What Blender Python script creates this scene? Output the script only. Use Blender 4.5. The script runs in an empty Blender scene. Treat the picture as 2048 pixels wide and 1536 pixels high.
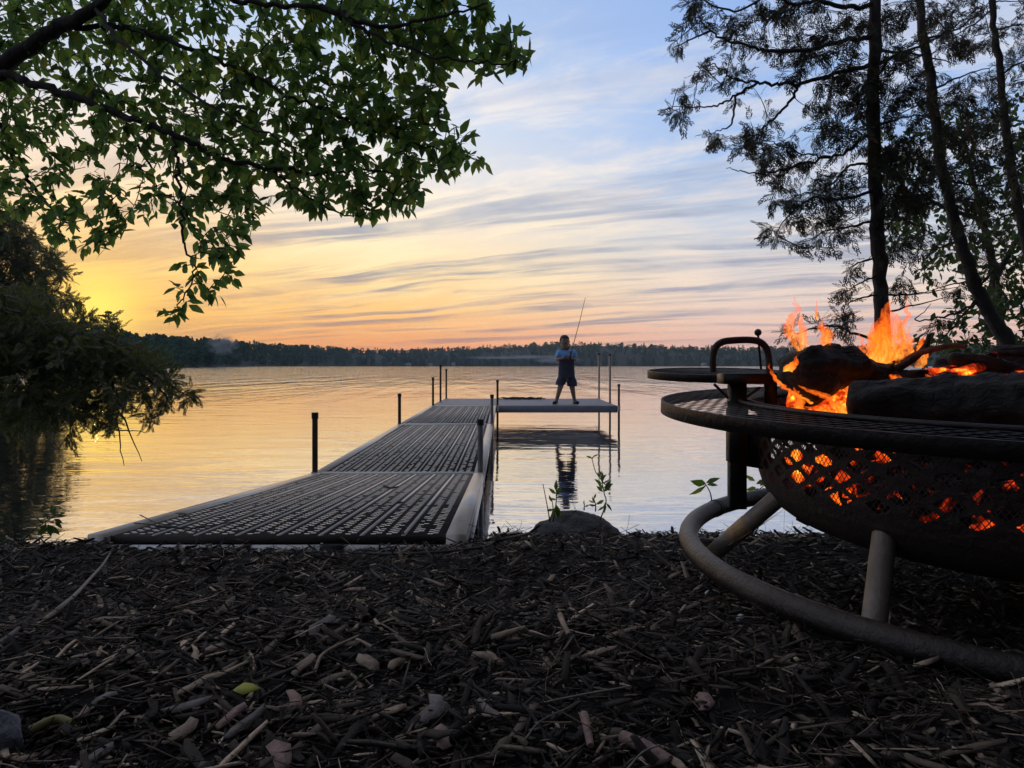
import bpy, math, random
from mathutils import noise as mn
import numpy as np
C = bpy.context.scene.collection
SC = bpy.context.scene
R = math.radians
F, HZ, CAMZ = 1500.0, 728.0, 1.205      # focal length in photo pixels, horizon row, eye height above the lake

# ------------------------------------------------------------------ camera
cam = bpy.data.cameras.new('camera'); co = bpy.data.objects.new('camera', cam); C.objects.link(co)
co.location = (0, 0, CAMZ); co.rotation_euler = (R(90), 0, 0)
cam.sensor_width = 36; cam.lens = F / 2048 * 36; cam.shift_y = -(768 - HZ) / 2048
cam.clip_start = .02; cam.clip_end = 8000
SC.camera = co
SC.view_settings.view_transform = 'Standard'; SC.view_settings.look = 'None'
SC.view_settings.exposure = .32; SC.view_settings.gamma = 1
SC.cycles.max_bounces = 6; SC.cycles.transparent_max_bounces = 16; SC.cycles.volume_bounces = 0
SC.cycles.sample_clamp_indirect = 4

# ------------------------------------------------------------------ node helper
class N:
    def __init__(s, tree): s.t = tree; s.n = tree.nodes; s.l = tree.links
    def _in(s, sock, v):
        if isinstance(v, bpy.types.NodeSocket): s.l.new(v, sock)
        elif v is not None:
            try: sock.default_value = v
            except Exception: sock.default_value = (*v, 1) if len(v) == 3 else v
    def node(s, typ, ins=None, **kw):
        n = s.n.new(typ)
        for k, v in kw.items(): setattr(n, k, v)
        for k, v in (ins or {}).items(): s._in(n.inputs[k], v)
        return n
    def math(s, op, a, b=None, c=None, clamp=False):
        n = s.n.new('ShaderNodeMath'); n.operation = op; n.use_clamp = clamp
        s._in(n.inputs[0], a)
        if b is not None: s._in(n.inputs[1], b)
        if c is not None: s._in(n.inputs[2], c)
        return n.outputs[0]
    def vmath(s, op, a, b=None):
        n = s.n.new('ShaderNodeVectorMath'); n.operation = op
        s._in(n.inputs[0], a)
        if b is not None: s._in(n.inputs[1], b)
        return n.outputs['Value' if op in ('DOT_PRODUCT', 'LENGTH', 'DISTANCE') else 'Vector']
    def mix(s, f, a, b, mode='MIX'):
        n = s.n.new('ShaderNodeMix'); n.data_type = 'RGBA'; n.blend_type = mode
        s._in(n.inputs[0], f); s._in(n.inputs[6], a); s._in(n.inputs[7], b)
        return n.outputs[2]
    def ramp(s, f, stops, interp='LINEAR'):
        n = s.n.new('ShaderNodeValToRGB'); cr = n.color_ramp; cr.interpolation = interp
        while len(cr.elements) < len(stops): cr.elements.new(.5)
        for e, (p, c) in zip(cr.elements, stops):
            e.position = p; e.color = (*c, 1) if not isinstance(c, (int, float)) else (c, c, c, 1)
        s._in(n.inputs[0], f)
        return n.outputs[0]
    def maprange(s, v, a, b, c=0, d=1, smooth=False):
        n = s.n.new('ShaderNodeMapRange'); n.interpolation_type = 'SMOOTHSTEP' if smooth else 'LINEAR'
        for i, x in enumerate((v, a, b, c, d)): s._in(n.inputs[i], x)
        return n.outputs[0]
    def noise(s, vec, scale, detail=4, rough=.5, dist=0.0, out='Fac'):
        n = s.n.new('ShaderNodeTexNoise'); s._in(n.inputs['Vector'], vec)
        n.inputs['Scale'].default_value = scale; n.inputs['Detail'].default_value = detail
        n.inputs['Roughness'].default_value = rough; n.inputs['Distortion'].default_value = dist
        return n.outputs[out]
def lin(r, g, b):
    f = lambda c: (c / 255 / 12.92) if c / 255 <= .04045 else ((c / 255 + .055) / 1.055) ** 2.4
    return (f(r), f(g), f(b))

# ------------------------------------------------------------------ world: dusk sky with streaked cloud
SUN_AZ, SUN_EL = R(-29.0), R(3.4)
sund = (math.sin(SUN_AZ) * math.cos(SUN_EL), math.cos(SUN_AZ) * math.cos(SUN_EL), math.sin(SUN_EL))
W = bpy.data.worlds.new('World'); SC.world = W; W.use_nodes = True
W.node_tree.nodes.clear(); w = N(W.node_tree)
d = w.node('ShaderNodeTexCoord').outputs['Generated']
sp = w.node('ShaderNodeSeparateXYZ', {0: d}); x_, y_, z_ = sp.outputs
zc = w.math('MAXIMUM', z_, 0.0)
cool = w.ramp(zc, [(0, lin(238, 176, 158)), (.03, lin(238, 190, 172)), (.085, lin(222, 202, 190)), (.15, lin(196, 200, 206)),
                   (.26, lin(154, 181, 220)), (.42, lin(140, 170, 220)), (.7, lin(160, 166, 184)), (1, lin(160, 162, 172))])
warm = w.ramp(zc, [(0, lin(250, 146, 92)), (.03, lin(255, 168, 98)), (.07, lin(255, 198, 118)), (.12, lin(254, 220, 160)),
                   (.19, lin(242, 224, 200)), (.30, lin(204, 212, 224)), (.45, lin(162, 188, 226)), (.7, lin(164, 168, 182)), (1, lin(160, 162, 172))])
ca = w.math('DIVIDE', w.math('ADD', w.math('MULTIPLY', x_, math.sin(SUN_AZ)), w.math('MULTIPLY', y_, math.cos(SUN_AZ))),
            w.math('MAXIMUM', w.math('SQRT', w.math('ADD', w.math('MULTIPLY', x_, x_), w.math('MULTIPLY', y_, y_))), 1e-4))
wf = w.maprange(ca, .68, .99, 0, 1, True)
base = w.mix(wf, cool, warm)
# cloud plane coordinates (a flat layer overhead, streaks drawn out along one heading)
zz = w.math('ADD', zc, .075)
px_ = w.math('DIVIDE', x_, zz); py_ = w.math('DIVIDE', y_, zz)
pv = w.node('ShaderNodeCombineXYZ', {0: px_, 1: py_, 2: 0.0}).outputs[0]
wob = w.vmath('SCALE', w.vmath('SUBTRACT', w.noise(pv, .32, 3, .5, 0, 'Color'), (.5, .5, .5)))
wob.node.inputs['Scale'].default_value = 1.25
pw = w.vmath('ADD', pv, wob)
m1 = w.node('ShaderNodeMapping', {0: pw}, vector_type='TEXTURE'); m1.inputs['Rotation'].default_value = (0, 0, R(-24)); m1.inputs['Scale'].default_value = (5.5, .62, 1)
n1 = w.noise(m1.outputs[0], 1.35, 9, .64, .22)
m2 = w.node('ShaderNodeMapping', {0: pw}, vector_type='TEXTURE'); m2.inputs['Rotation'].default_value = (0, 0, R(-30)); m2.inputs['Scale'].default_value = (1.5, .7, 1); m2.inputs['Location'].default_value = (7.3, 2.1, 0)
n2 = w.noise(m2.outputs[0], 1.9, 10, .68, .25)
streak = w.maprange(n1, .43, .61, 0, 1, True)
patch_ = w.noise(pv, .75, 5, .6, .3)
streak = w.math('MULTIPLY', streak, w.maprange(patch_, .36, .60, .30, 1.15, True))
puff = w.maprange(n2, .40, .64, 0, 1, True)
dark = w.mix(wf, w.ramp(zc, [(0, lin(206, 166, 158)), (.05, lin(168, 160, 168)), (.18, lin(140, 156, 182)), (.4, lin(140, 166, 212))]),
             w.ramp(zc, [(0, lin(222, 136, 104)), (.05, lin(178, 142, 128)), (.12, lin(146, 146, 154)), (.3, lin(154, 172, 200))]))
lite = w.mix(wf, w.ramp(zc, [(0, lin(242, 192, 168)), (.1, lin(240, 216, 196)), (.25, lin(208, 207, 212)), (.5, lin(184, 192, 210))]),
             w.ramp(zc, [(0, lin(255, 182, 106)), (.1, lin(255, 228, 166)), (.25, lin(250, 236, 218)), (.5, lin(218, 218, 224))]))
s1 = w.math('MULTIPLY', puff, w.math('MULTIPLY', w.maprange(zc, .015, .16, .30, .90), w.maprange(zc, .25, .45, 1, .72)))
sky = w.mix(s1, base, lite)
s2 = w.math('MULTIPLY', streak, w.maprange(zc, .12, .42, .86, .42))
s2 = w.math('MULTIPLY', s2, w.maprange(zc, 0, .03, .25, 1))
sky = w.mix(s2, sky, dark)
sd = w.vmath('DOT_PRODUCT', d, sund)
g1 = w.math('POWER', w.math('MAXIMUM', sd, 0.0), 60.0)
g2 = w.math('POWER', w.math('MAXIMUM', sd, 0.0), 1100.0)
sky = w.mix(w.math('MULTIPLY', g1, .66), sky, lin(255, 194, 84))
glow = w.math('MULTIPLY', g2, 1.0)
sky = w.mix(w.math('MINIMUM', glow, .92), sky, (1.25, .86, .14))
sky = w.mix(w.maprange(z_, -.02, 0, 1, 0), sky, (.05, .05, .05))
away = w.math('ADD', w.math('MULTIPLY', x_, math.sin(SUN_AZ)), w.math('MULTIPLY', y_, math.cos(SUN_AZ)))
dim = w.maprange(away, -.45, .40, .26, 1.0, True)      # the eastern sky, behind the viewer, is already going dark
sky = w.mix(1.0, sky, w.node('ShaderNodeCombineXYZ', {0: dim, 1: dim, 2: dim}).outputs[0], 'MULTIPLY')
bg = w.node('ShaderNodeBackground', {'Color': sky, 'Strength': 1.0})
w.l.new(bg.outputs[0], w.node('ShaderNodeOutputWorld').inputs[0])

# ------------------------------------------------------------------ sun, low behind the trees on the left
sl = bpy.data.lights.new('sun', 'SUN'); sl.energy = 1.0; sl.angle = R(1.5); sl.color = (1, .55, .22)
so = bpy.data.objects.new('sun', sl); C.objects.link(so)
from mathutils import Vector, Matrix
lampd = (math.sin(SUN_AZ) * math.cos(R(2.0)), math.cos(SUN_AZ) * math.cos(R(2.0)), math.sin(R(2.0)))
so.rotation_euler = (-Vector(lampd)).to_track_quat('-Z', 'Y').to_euler()

# ------------------------------------------------------------------ materials
def mat(name, col, rough=.6, metal=0.0, var=None, scale=8, bump=0.0, bscale=40, spec=.5, coord='Object', stretch=None):
    m = bpy.data.materials.new(name); m.use_nodes = True; m.node_tree.nodes.clear(); t = N(m.node_tree)
    v = t.node('ShaderNodeTexCoord').outputs[coord]
    if stretch:
        mp = t.node('ShaderNodeMapping', {0: v}); mp.inputs['Scale'].default_value = stretch; v = mp.outputs[0]
    c = col
    if var: c = t.ramp(t.noise(v, scale, 6, .6), [(.3, var), (.7, col)])
    b = t.node('ShaderNodeBsdfPrincipled', {'Base Color': c, 'Roughness': rough, 'Metallic': metal, 'Specular IOR Level': spec})
    if bump:
        bn = t.node('ShaderNodeBump', {'Strength': bump, 'Distance': .02, 'Height': t.noise(v, bscale, 6, .65)})
        t.l.new(bn.outputs[0], b.inputs['Normal'])
    t.l.new(b.outputs[0], t.node('ShaderNodeOutputMaterial').inputs[0])
    return m
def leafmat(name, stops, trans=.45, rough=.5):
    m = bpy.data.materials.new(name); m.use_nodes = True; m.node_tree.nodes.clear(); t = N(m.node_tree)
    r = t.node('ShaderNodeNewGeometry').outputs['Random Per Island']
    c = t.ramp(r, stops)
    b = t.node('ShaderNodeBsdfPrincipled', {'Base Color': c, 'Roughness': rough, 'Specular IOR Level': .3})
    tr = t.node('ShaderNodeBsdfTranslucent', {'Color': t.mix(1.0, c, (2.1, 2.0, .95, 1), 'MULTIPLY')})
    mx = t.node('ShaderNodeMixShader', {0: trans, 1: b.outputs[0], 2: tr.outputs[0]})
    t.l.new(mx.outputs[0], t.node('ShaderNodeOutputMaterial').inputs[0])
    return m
def islandmat(name, stops, rough=.75, bump=.4, bscale=60, stretch=None):
    m = bpy.data.materials.new(name); m.use_nodes = True; m.node_tree.nodes.clear(); t = N(m.node_tree)
    r = t.node('ShaderNodeNewGeometry').outputs['Random Per Island']
    v = t.node('ShaderNodeTexCoord').outputs['Object']
    n = t.noise(v, bscale, 5, .65)
    c = t.mix(1.0, t.ramp(r, stops), t.ramp(n, [(.3, (.55, .55, .55)), (.7, (1.25, 1.22, 1.2))]), 'MULTIPLY')
    b = t.node('ShaderNodeBsdfPrincipled', {'Base Color': c, 'Roughness': rough, 'Specular IOR Level': .35})
    if bump:
        bn = t.node('ShaderNodeBump', {'Strength': bump, 'Distance': .004, 'Height': n}); t.l.new(bn.outputs[0], b.inputs['Normal'])
    t.l.new(b.outputs[0], t.node('ShaderNodeOutputMaterial').inputs[0])
    return m
M = {}
M['soil'] = mat('soil', (.016, .012, .010), .95, 0, (.008, .006, .005), 30, .9, 90)
M['chips'] = islandmat('bark_chips', [(0, (.010, .0072, .0052)), (.5, (.024, .0165, .0115)), (.74, (.062, .044, .031)), (.88, (.17, .124, .088)), (.95, (.42, .31, .22)), (1, (.68, .52, .37))], .8, .5, 160)
M['chip_pink'] = mat('cut_wood_pink', (.40, .25, .20), .75, 0, (.20, .12, .10), 60, .5, 120)
M['chip_tan'] = mat('cut_wood_tan', (.42, .31, .21), .75, 0, (.24, .17, .12), 60, .5, 120)
M['chip_grey'] = mat('weathered_wood', (.24, .21, .19), .8, 0, (.12, .10, .09), 60, .5, 120)
M['stick'] = mat('bare_stick', (.33, .28, .22), .75, 0, (.18, .15, .12), 40, .4, 120)
M['darkstick'] = mat('dark_stick', (.07, .055, .048), .8, 0, (.03, .025, .02), 40, .4, 120)
M['bark'] = mat('bark', (.055, .045, .042), .9, 0, (.02, .017, .016), 9, 1.0, 22, stretch=(3, 3, .5))
M['rock'] = mat('rock', (.15, .145, .14), .9, 0, (.06, .058, .055), 14, 1.0, 30)
M['palerock'] = mat('pale_stone', (.30, .30, .33), .85, 0, (.12, .12, .14), 60, .8, 90)
M['alu'] = mat('aluminium', (.62, .54, .46), .36, .3, (.50, .44, .38), 30)
M['deck'] = mat('deck_plastic', (.066, .053, .048), .7, 0, (.045, .037, .035), 5, .25, 60, spec=.18)
M['slot_glint'] = mat('deck_slot_glint', (.90, .87, .82), .4, 0, (.72, .70, .66), 14)  # glint off the slot walls, painted as near-white inlays
M['rib'] = mat('deck_rib', (.68, .63, .57), .4, 0, (.48, .44, .40), 14)
M['greydeck'] = mat('grey_deck', (.235, .235, .265), .5, 0, (.18, .18, .21), 6, .2, 40)
M['post'] = mat('post_steel', (.10, .065, .052), .45, .55, (.055, .035, .03), 14, .2, 60)
M['greypost'] = mat('post_galvanised', (.26, .26, .28), .4, .6, (.17, .17, .19), 14, .2, 60)
M['cap'] = mat('black_rubber', (.012, .011, .012), .6)
M['pit'] = mat('pit_steel', (.026, .024, .025), .46, .5, (.018, .014, .013), 12, .3, 60)
M['rust'] = mat('rusted_steel', (.042, .027, .022), .7, .3, (.022, .016, .014), 14, .6, 60)
M['tube'] = mat('grey_tube', (.070, .060, .054), .42, .6, (.030, .024, .021), 11, .35, 90)
M['lit_leg'] = mat('skylit_leg_steel', (.30, .25, .20), .5, .35, (.17, .13, .10), 14, .3, 90)  # same tube as the ring, skylight from the left put into the colour
M['alu_sheen'] = mat('painted_alu_sheen', (.80, .78, .75), .35)  # aluminium beams, with the reflected sky painted in as white
M['bareend'] = mat('bare_worn_steel', (.50, .33, .16), .55, .3, (.20, .12, .06), 30, .3, 60)
M['screen'] = mat('screen_wire', (.045, .042, .042), .6, .4)
def charmat(name):
    m = bpy.data.materials.new(name); m.use_nodes = True; m.node_tree.nodes.clear(); t = N(m.node_tree)
    v = t.node('ShaderNodeTexCoord').outputs['Object']; wv = t.vmath('ADD', v, t.vmath('MULTIPLY', t.noise(v, 30, 3, .5, 0, 'Color'), (.02, .02, .02)))
    mp = t.node('ShaderNodeMapping', {0: wv}); mp.inputs['Scale'].default_value = (.38, 1, 1)
    vo = t.node('ShaderNodeTexVoronoi', {'Vector': mp.outputs[0], 'Scale': 62.0, 'Randomness': 1.0}, feature='DISTANCE_TO_EDGE').outputs['Distance']
    m2_ = t.node('ShaderNodeMapping', {0: wv}); m2_.inputs['Scale'].default_value = (.16, 1, 1)
    n = t.noise(m2_.outputs[0], 95, 7, .7, .4); nb = t.noise(v, 11, 4, .6)
    e = t.math('MAXIMUM', t.maprange(vo, 0, .12, .35, 1, True), t.maprange(nb, .42, .58, 0, 1, True))
    c = t.mix(e, (.008, .007, .007, 1), t.ramp(n, [(.32, (.012, .010, .010)), (.55, (.030, .026, .025)), (.68, (.060, .055, .052)), (.80, (.17, .16, .155))]))
    h = t.math('ADD', t.math('MULTIPLY', e, .35), t.math('MULTIPLY', n, 1.1))
    b = t.node('ShaderNodeBsdfPrincipled', {'Base Color': c, 'Roughness': .7, 'Specular IOR Level': .35})
    bn = t.node('ShaderNodeBump', {'Strength': .9, 'Distance': .008, 'Height': h}); t.l.new(bn.outputs[0], b.inputs['Normal'])
    t.l.new(b.outputs[0], t.node('ShaderNodeOutputMaterial').inputs[0]); return m
M['char'] = charmat('charred_wood')
M['skin'] = mat('skin', (.30, .165, .11), .55, 0, (.27, .15, .10), 6)
M['hair'] = mat('hair', (.012, .009, .008), .6, 0, (.02, .015, .012), 60)
M['shirt'] = mat('blue_cotton', (.22, .48, .86), .85, 0, (.17, .40, .76), 30, .2, 50)
M['navy'] = mat('navy_cloth', (.045, .045, .075), .85, 0, (.034, .034, .058), 20, .2, 50)
M['shoe'] = mat('black_shoe', (.02, .02, .024), .6)
M['red'] = mat('red_plastic', (.45, .06, .04), .4)
M['wall'] = mat('cabin_wall', (.55, .55, .56), .8)
M['roof'] = mat('cabin_roof', (.30, .30, .33), .7)
M['yellowleaf'] = mat('yellow_leaf', (.46, .46, .05), .5, 0, (.34, .32, .05), 60)
M['oliveleaf'] = mat('olive_leaf', (.20, .17, .04), .6, 0, (.12, .10, .03), 60)
M['shell'] = mat('pale_curl', (.55, .55, .58), .5, 0, (.4, .4, .42), 60)
M['rope'] = mat('dark_weed', (.02, .018, .017), .8)
M['leaf'] = leafmat('broad_leaf', [(0, (.060, .120, .062)), (.5, (.088, .165, .075)), (.85, (.13, .21, .075)), (1, (.19, .23, .075))], .6)
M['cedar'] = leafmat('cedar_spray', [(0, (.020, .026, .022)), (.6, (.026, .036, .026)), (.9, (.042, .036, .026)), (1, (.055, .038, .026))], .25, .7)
M['hemlock'] = leafmat('hemlock_spray', [(0, (.045, .060, .034)), (.6, (.070, .085, .046)), (.9, (.12, .125, .07)), (1, (.16, .16, .09))], .35, .6)
M['bush'] = leafmat('bush_leaf', [(0, (.026, .050, .022)), (.7, (.036, .070, .026)), (1, (.055, .090, .026))], .4)
M['sprout'] = leafmat('sprout_leaf', [(0, (.055, .10, .028)), (.7, (.09, .15, .035)), (1, (.14, .19, .05))], .5)
M['woods'] = leafmat('far_leaf', [(0, (.012, .044, .036)), (.5, (.018, .062, .044)), (.85, (.032, .080, .046)), (1, (.044, .070, .040))], .3, .8)
M['hill'] = mat('hill_ground', (.020, .030, .022), .95, 0, (.014, .02, .016), .2)

def embermat(name, dark, hot, lo, hi, strength, scale):
    m = bpy.data.materials.new(name); m.use_nodes = True; m.node_tree.nodes.clear(); t = N(m.node_tree)
    v = t.node('ShaderNodeTexCoord').outputs['Object']
    n = t.noise(v, scale, 5, .6, .6); n3 = t.noise(v, scale * 5, 4, .6)
    k = t.maprange(n, lo, hi, 0, 1, True)
    crack = t.maprange(n3, .38, .62, .25, 1)
    e = t.math('MULTIPLY', k, crack)
    col = t.ramp(e, [(0, (.55, .02, .002)), (.4, (1, .07, .006)), (.75, (1, .19, .012)), (1, (1, .42, .04))])
    b = t.node('ShaderNodeBsdfPrincipled', {'Base Color': dark, 'Roughness': .9, 'Specular IOR Level': .2, 'Emission Color': col,
                                             'Emission Strength': t.math('MULTIPLY', e, strength)})
    bn = t.node('ShaderNodeBump', {'Strength': 1.0, 'Distance': .01, 'Height': n3}); t.l.new(bn.outputs[0], b.inputs['Normal'])
    t.l.new(b.outputs[0], t.node('ShaderNodeOutputMaterial').inputs[0])
    return m
M['ember'] = embermat('glowing_ember', (.02, .015, .014), None, .28, .46, 1.9, 12)
M['coal'] = embermat('glowing_coal', (.016, .014, .014), None, .51, .615, 1.6, 4.2)
M['underglow'] = embermat('part_burnt_wood', (.024, .018, .017), None, .46, .62, 1.8, 11)
def flamemat(name, dens, strength, hotbase=.6):
    m = bpy.data.materials.new(name); m.use_nodes = True; m.node_tree.nodes.clear(); t = N(m.node_tree)
    tc = t.node('ShaderNodeTexCoord'); v = tc.outputs['Object']
    mp = t.node('ShaderNodeMapping', {0: v}); mp.inputs['Scale'].default_value = (1, 1, .38)
    n = t.noise(mp.outputs[0], 55, 4, .55, 1.2)
    gz = t.node('ShaderNodeSeparateXYZ', {0: tc.outputs['Generated']}).outputs[2]
    fac = t.math('SUBTRACT', 1.0, t.node('ShaderNodeLayerWeight', {0: .35}).outputs['Facing'])
    heat = t.math('ADD', t.math('MULTIPLY', n, .9), t.math('MULTIPLY', t.math('SUBTRACT', 1.0, gz), .35))
    heat = t.math('MULTIPLY', heat, t.maprange(fac, .1, .9, .55, 1.1))
    col = t.ramp(heat, [(.25, (.85, .05, .008)), (.55, (1, .13, .010)), (.8, (1, .27, .02)), (1.0, (1, .55, .10))])
    a = t.math('MULTIPLY', t.maprange(n, .34, .62, .15, 1, True), t.maprange(fac, .15, .75, 0, 1, True))
    a = t.math('MULTIPLY', a, t.maprange(gz, .55, 1.0, 1, .35))
    a = t.math('MULTIPLY', a, dens)
    em = t.node('ShaderNodeEmission', {0: col, 1: strength})
    mx = t.node('ShaderNodeMixShader', {0: a, 1: t.node('ShaderNodeBsdfTransparent').outputs[0], 2: em.outputs[0]})
    t.l.new(mx.outputs[0], t.node('ShaderNodeOutputMaterial').inputs[0])
    return m
M['firelit_char'] = mat('firelit_charred_wood', (.13, .045, .035), .8, 0, (.05, .02, .018), 40, .8, 60)  # charred branch with the red firelight put into its base colour
M['flame'] = flamemat('flame', .92, 1.0)
M['wisp'] = flamemat('pale_flame', .62, 1.1)

# ------------------------------------------------------------------ mesh building
class G:
    """collects vertices and faces, builds ONE mesh object"""
    def __init__(s): s.v = []; s.f = []; s.n = 0
    def add(s, v, faces, mi=0):
        v = np.asarray(v, float).reshape(-1, 3)
        for f in (faces if isinstance(faces, list) and len(faces) and isinstance(faces[0], np.ndarray) else [np.asarray(faces)]):
            s.f.append((np.asarray(f, int) + s.n, mi))
        s.v.append(v); s.n += len(v); return s
    def inst(s, tv, tf, Mx, T, mi=0):
        """template copied by n matrices"""
        n = len(T); k = len(tv)
        v = np.einsum('nij,kj->nki', Mx, np.asarray(tv, float)) + np.asarray(T)[:, None, :]
        off = (np.arange(n) * k)[:, None, None]
        for f in tf:
            f = np.asarray(f); s.f.append(((f[None] + off).reshape(-1, f.shape[1]) + s.n, mi))
        s.v.append(v.reshape(-1, 3)); s.n += n * k; return s
    def box(s, c, size, rot=0.0, mi=0, mtx=None):
        b = np.array([(x, y, z) for x in (-.5, .5) for y in (-.5, .5) for z in (-.5, .5)]) * np.array(size)
        if mtx is not None: b = b @ np.array(mtx).T
        elif rot:
            cs, sn = math.cos(rot), math.sin(rot); b = b @ np.array([[cs, sn, 0], [-sn, cs, 0], [0, 0, 1]])
        return s.add(b + np.array(c), np.array([(0, 1, 3, 2), (4, 6, 7, 5), (0, 4, 5, 1), (2, 3, 7, 6), (0, 2, 6, 4), (1, 5, 7, 3)]), mi)
    def hexa(s, p, mi=0):
        """8 corners: bottom 4 then top 4, both counter-clockwise"""
        return s.add(p, np.array([(3, 2, 1, 0), (4, 5, 6, 7), (0, 1, 5, 4), (1, 2, 6, 5), (2, 3, 7, 6), (3, 0, 4, 7)]), mi)
    def tube(s, pts, rad, n=8, mi=0, cap=True, flat=1.0, closed=False):
        p = np.asarray(pts, float); m = len(p); rad = np.broadcast_to(np.asarray(rad, float), (m,))
        if closed: tg = np.roll(p, -1, 0) - np.roll(p, 1, 0)
        else: tg = np.gradient(p, axis=0)
        tg /= np.linalg.norm(tg, axis=1)[:, None] + 1e-12
        up = np.array([0, 0, 1.]) if abs(tg[0, 2]) < .9 else np.array([0, 1., 0])
        u = np.cross(up, tg[0]); u /= np.linalg.norm(u)
        a = np.arange(n) / n * 2 * math.pi; rings = []
        for i in range(m):
            u = u - tg[i] * (u @ tg[i]); u /= np.linalg.norm(u) + 1e-12
            v = np.cross(tg[i], u)
            rings.append(p[i] + rad[i] * (np.cos(a)[:, None] * u + flat * np.sin(a)[:, None] * v))
        V = np.concatenate(rings); k = np.arange(n); q = []
        for i in range(m if closed else m - 1):
            j = (i + 1) % m
            q.append(np.stack([i * n + k, i * n + (k + 1) % n, j * n + (k + 1) % n, j * n + k], 1))
        s.add(V, np.concatenate(q), mi)
        if cap and not closed:
            for i, fl in ((0, True), (m - 1, False)):
                ring = np.concatenate([rings[i], [p[i]]]); kk = np.stack([k, (k + 1) % n, np.full(n, n)], 1)
                s.add(ring, kk[:, ::-1] if fl else kk, mi)
        return s
    def lathe(s, prof, c=(0, 0, 0), n=64, mi=0):
        pr = np.asarray(prof, float); a = np.arange(n) / n * 2 * math.pi
        V = np.concatenate([np.stack([r * np.cos(a), r * np.sin(a), np.full(n, z)], 1) for r, z in pr]) + np.array(c)
        k = np.arange(n)
        q = [np.stack([i * n + k, i * n + (k + 1) % n, (i + 1) * n + (k + 1) % n, (i + 1) * n + k], 1) for i in range(len(pr) - 1)]
        return s.add(V, np.concatenate(q), mi)
    def build(s, name, mats, parent=None, smooth=False, xf=None):
        me = bpy.data.meshes.new(name); V = np.concatenate(s.v) if s.v else np.zeros((0, 3))
        if xf is not None: V = xf(V)
        me.vertices.add(len(V)); me.vertices.foreach_set('co', V.astype(np.float32).ravel())
        loops = np.concatenate([f.ravel() for f, _ in s.f]); tot = np.concatenate([np.full(len(f), f.shape[1]) for f, _ in s.f])
        mi = np.concatenate([np.full(len(f), m) for f, m in s.f])
        me.loops.add(len(loops)); me.loops.foreach_set('vertex_index', loops.astype(np.int32))
        me.polygons.add(len(tot)); st = np.concatenate([[0], np.cumsum(tot)[:-1]])
        me.polygons.foreach_set('loop_start', st.astype(np.int32)); me.polygons.foreach_set('loop_total', tot.astype(np.int32))
        for m in (mats if isinstance(mats, (list, tuple)) else [mats]): me.materials.append(m)
        me.polygons.foreach_set('material_index', mi.astype(np.int32))
        me.update(calc_edges=True); me.validate()
        if smooth: me.polygons.foreach_set('use_smooth', np.ones(len(tot), bool))
        o = bpy.data.objects.new(name, me); C.objects.link(o)
        if parent is not None:
            o.parent = parent; o.matrix_parent_inverse = Matrix.Translation(-parent.location) if parent.type == 'EMPTY' else Matrix.Identity(4)
        return o
def tag(o, label=None, cat=None, group=None, kind=None):
    if label: o['label'] = label
    if cat: o['category'] = cat
    if group: o['group'] = group
    if kind: o['kind'] = kind
    return o
def thing(name, label, cat, loc=(0, 0, 0), group=None):
    o = bpy.data.objects.new(name, None); o.empty_display_size = .1; C.objects.link(o); o.location = loc
    return tag(o, label, cat, group)
def P(px, py, d): return np.array([(px - 1024) / F * d, d, CAMZ - (py - HZ) / F * d])
def PP(l): return np.array([P(*q) for q in l])
def smoothpath(pts, sub=6):
    p = np.asarray(pts, float); out = []
    q = np.vstack([2 * p[0] - p[1], p, 2 * p[-1] - p[-2]])
    for i in range(1, len(q) - 2):
        for t in np.arange(sub) / sub:
            a, b, c, e = q[i - 1], q[i], q[i + 1], q[i + 2]
            out.append(.5 * (2 * b + (c - a) * t + (2 * a - 5 * b + 4 * c - e) * t * t + (3 * b - a - 3 * c + e) * t ** 3))
    out.append(p[-1]); return np.array(out)
def frames(dirs, nrm):
    """matrices with x along dirs and z near nrm"""
    x = dirs / (np.linalg.norm(dirs, axis=1)[:, None] + 1e-9); y = np.cross(nrm, x); y /= np.linalg.norm(y, axis=1)[:, None] + 1e-9
    z = np.cross(x, y); return np.stack([x, y, z], 2)
def randrot(rg, n):
    q = rg.normal(size=(n, 4)); q /= np.linalg.norm(q, axis=1)[:, None]; a, b, c, e = q.T
    return np.stack([np.stack([1 - 2 * (c * c + e * e), 2 * (b * c - a * e), 2 * (b * e + a * c)], 1),
                     np.stack([2 * (b * c + a * e), 1 - 2 * (b * b + e * e), 2 * (c * e - a * b)], 1),
                     np.stack([2 * (b * e - a * c), 2 * (c * e + a * b), 1 - 2 * (b * b + c * c)], 1)], 1)
_vn = np.random.default_rng(77).normal(size=(64, 64))
def vnoise(x, y, s):
    x = np.asarray(x) * s; y = np.asarray(y) * s; i = np.floor(x).astype(int); j = np.floor(y).astype(int); u = x - i; v = y - j
    u = u * u * (3 - 2 * u); v = v * v * (3 - 2 * v); g = lambda a, b: _vn[a % 64, b % 64]
    return (g(i, j) * (1 - u) + g(i + 1, j) * u) * (1 - v) + (g(i, j + 1) * (1 - u) + g(i + 1, j + 1) * u) * v

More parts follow.
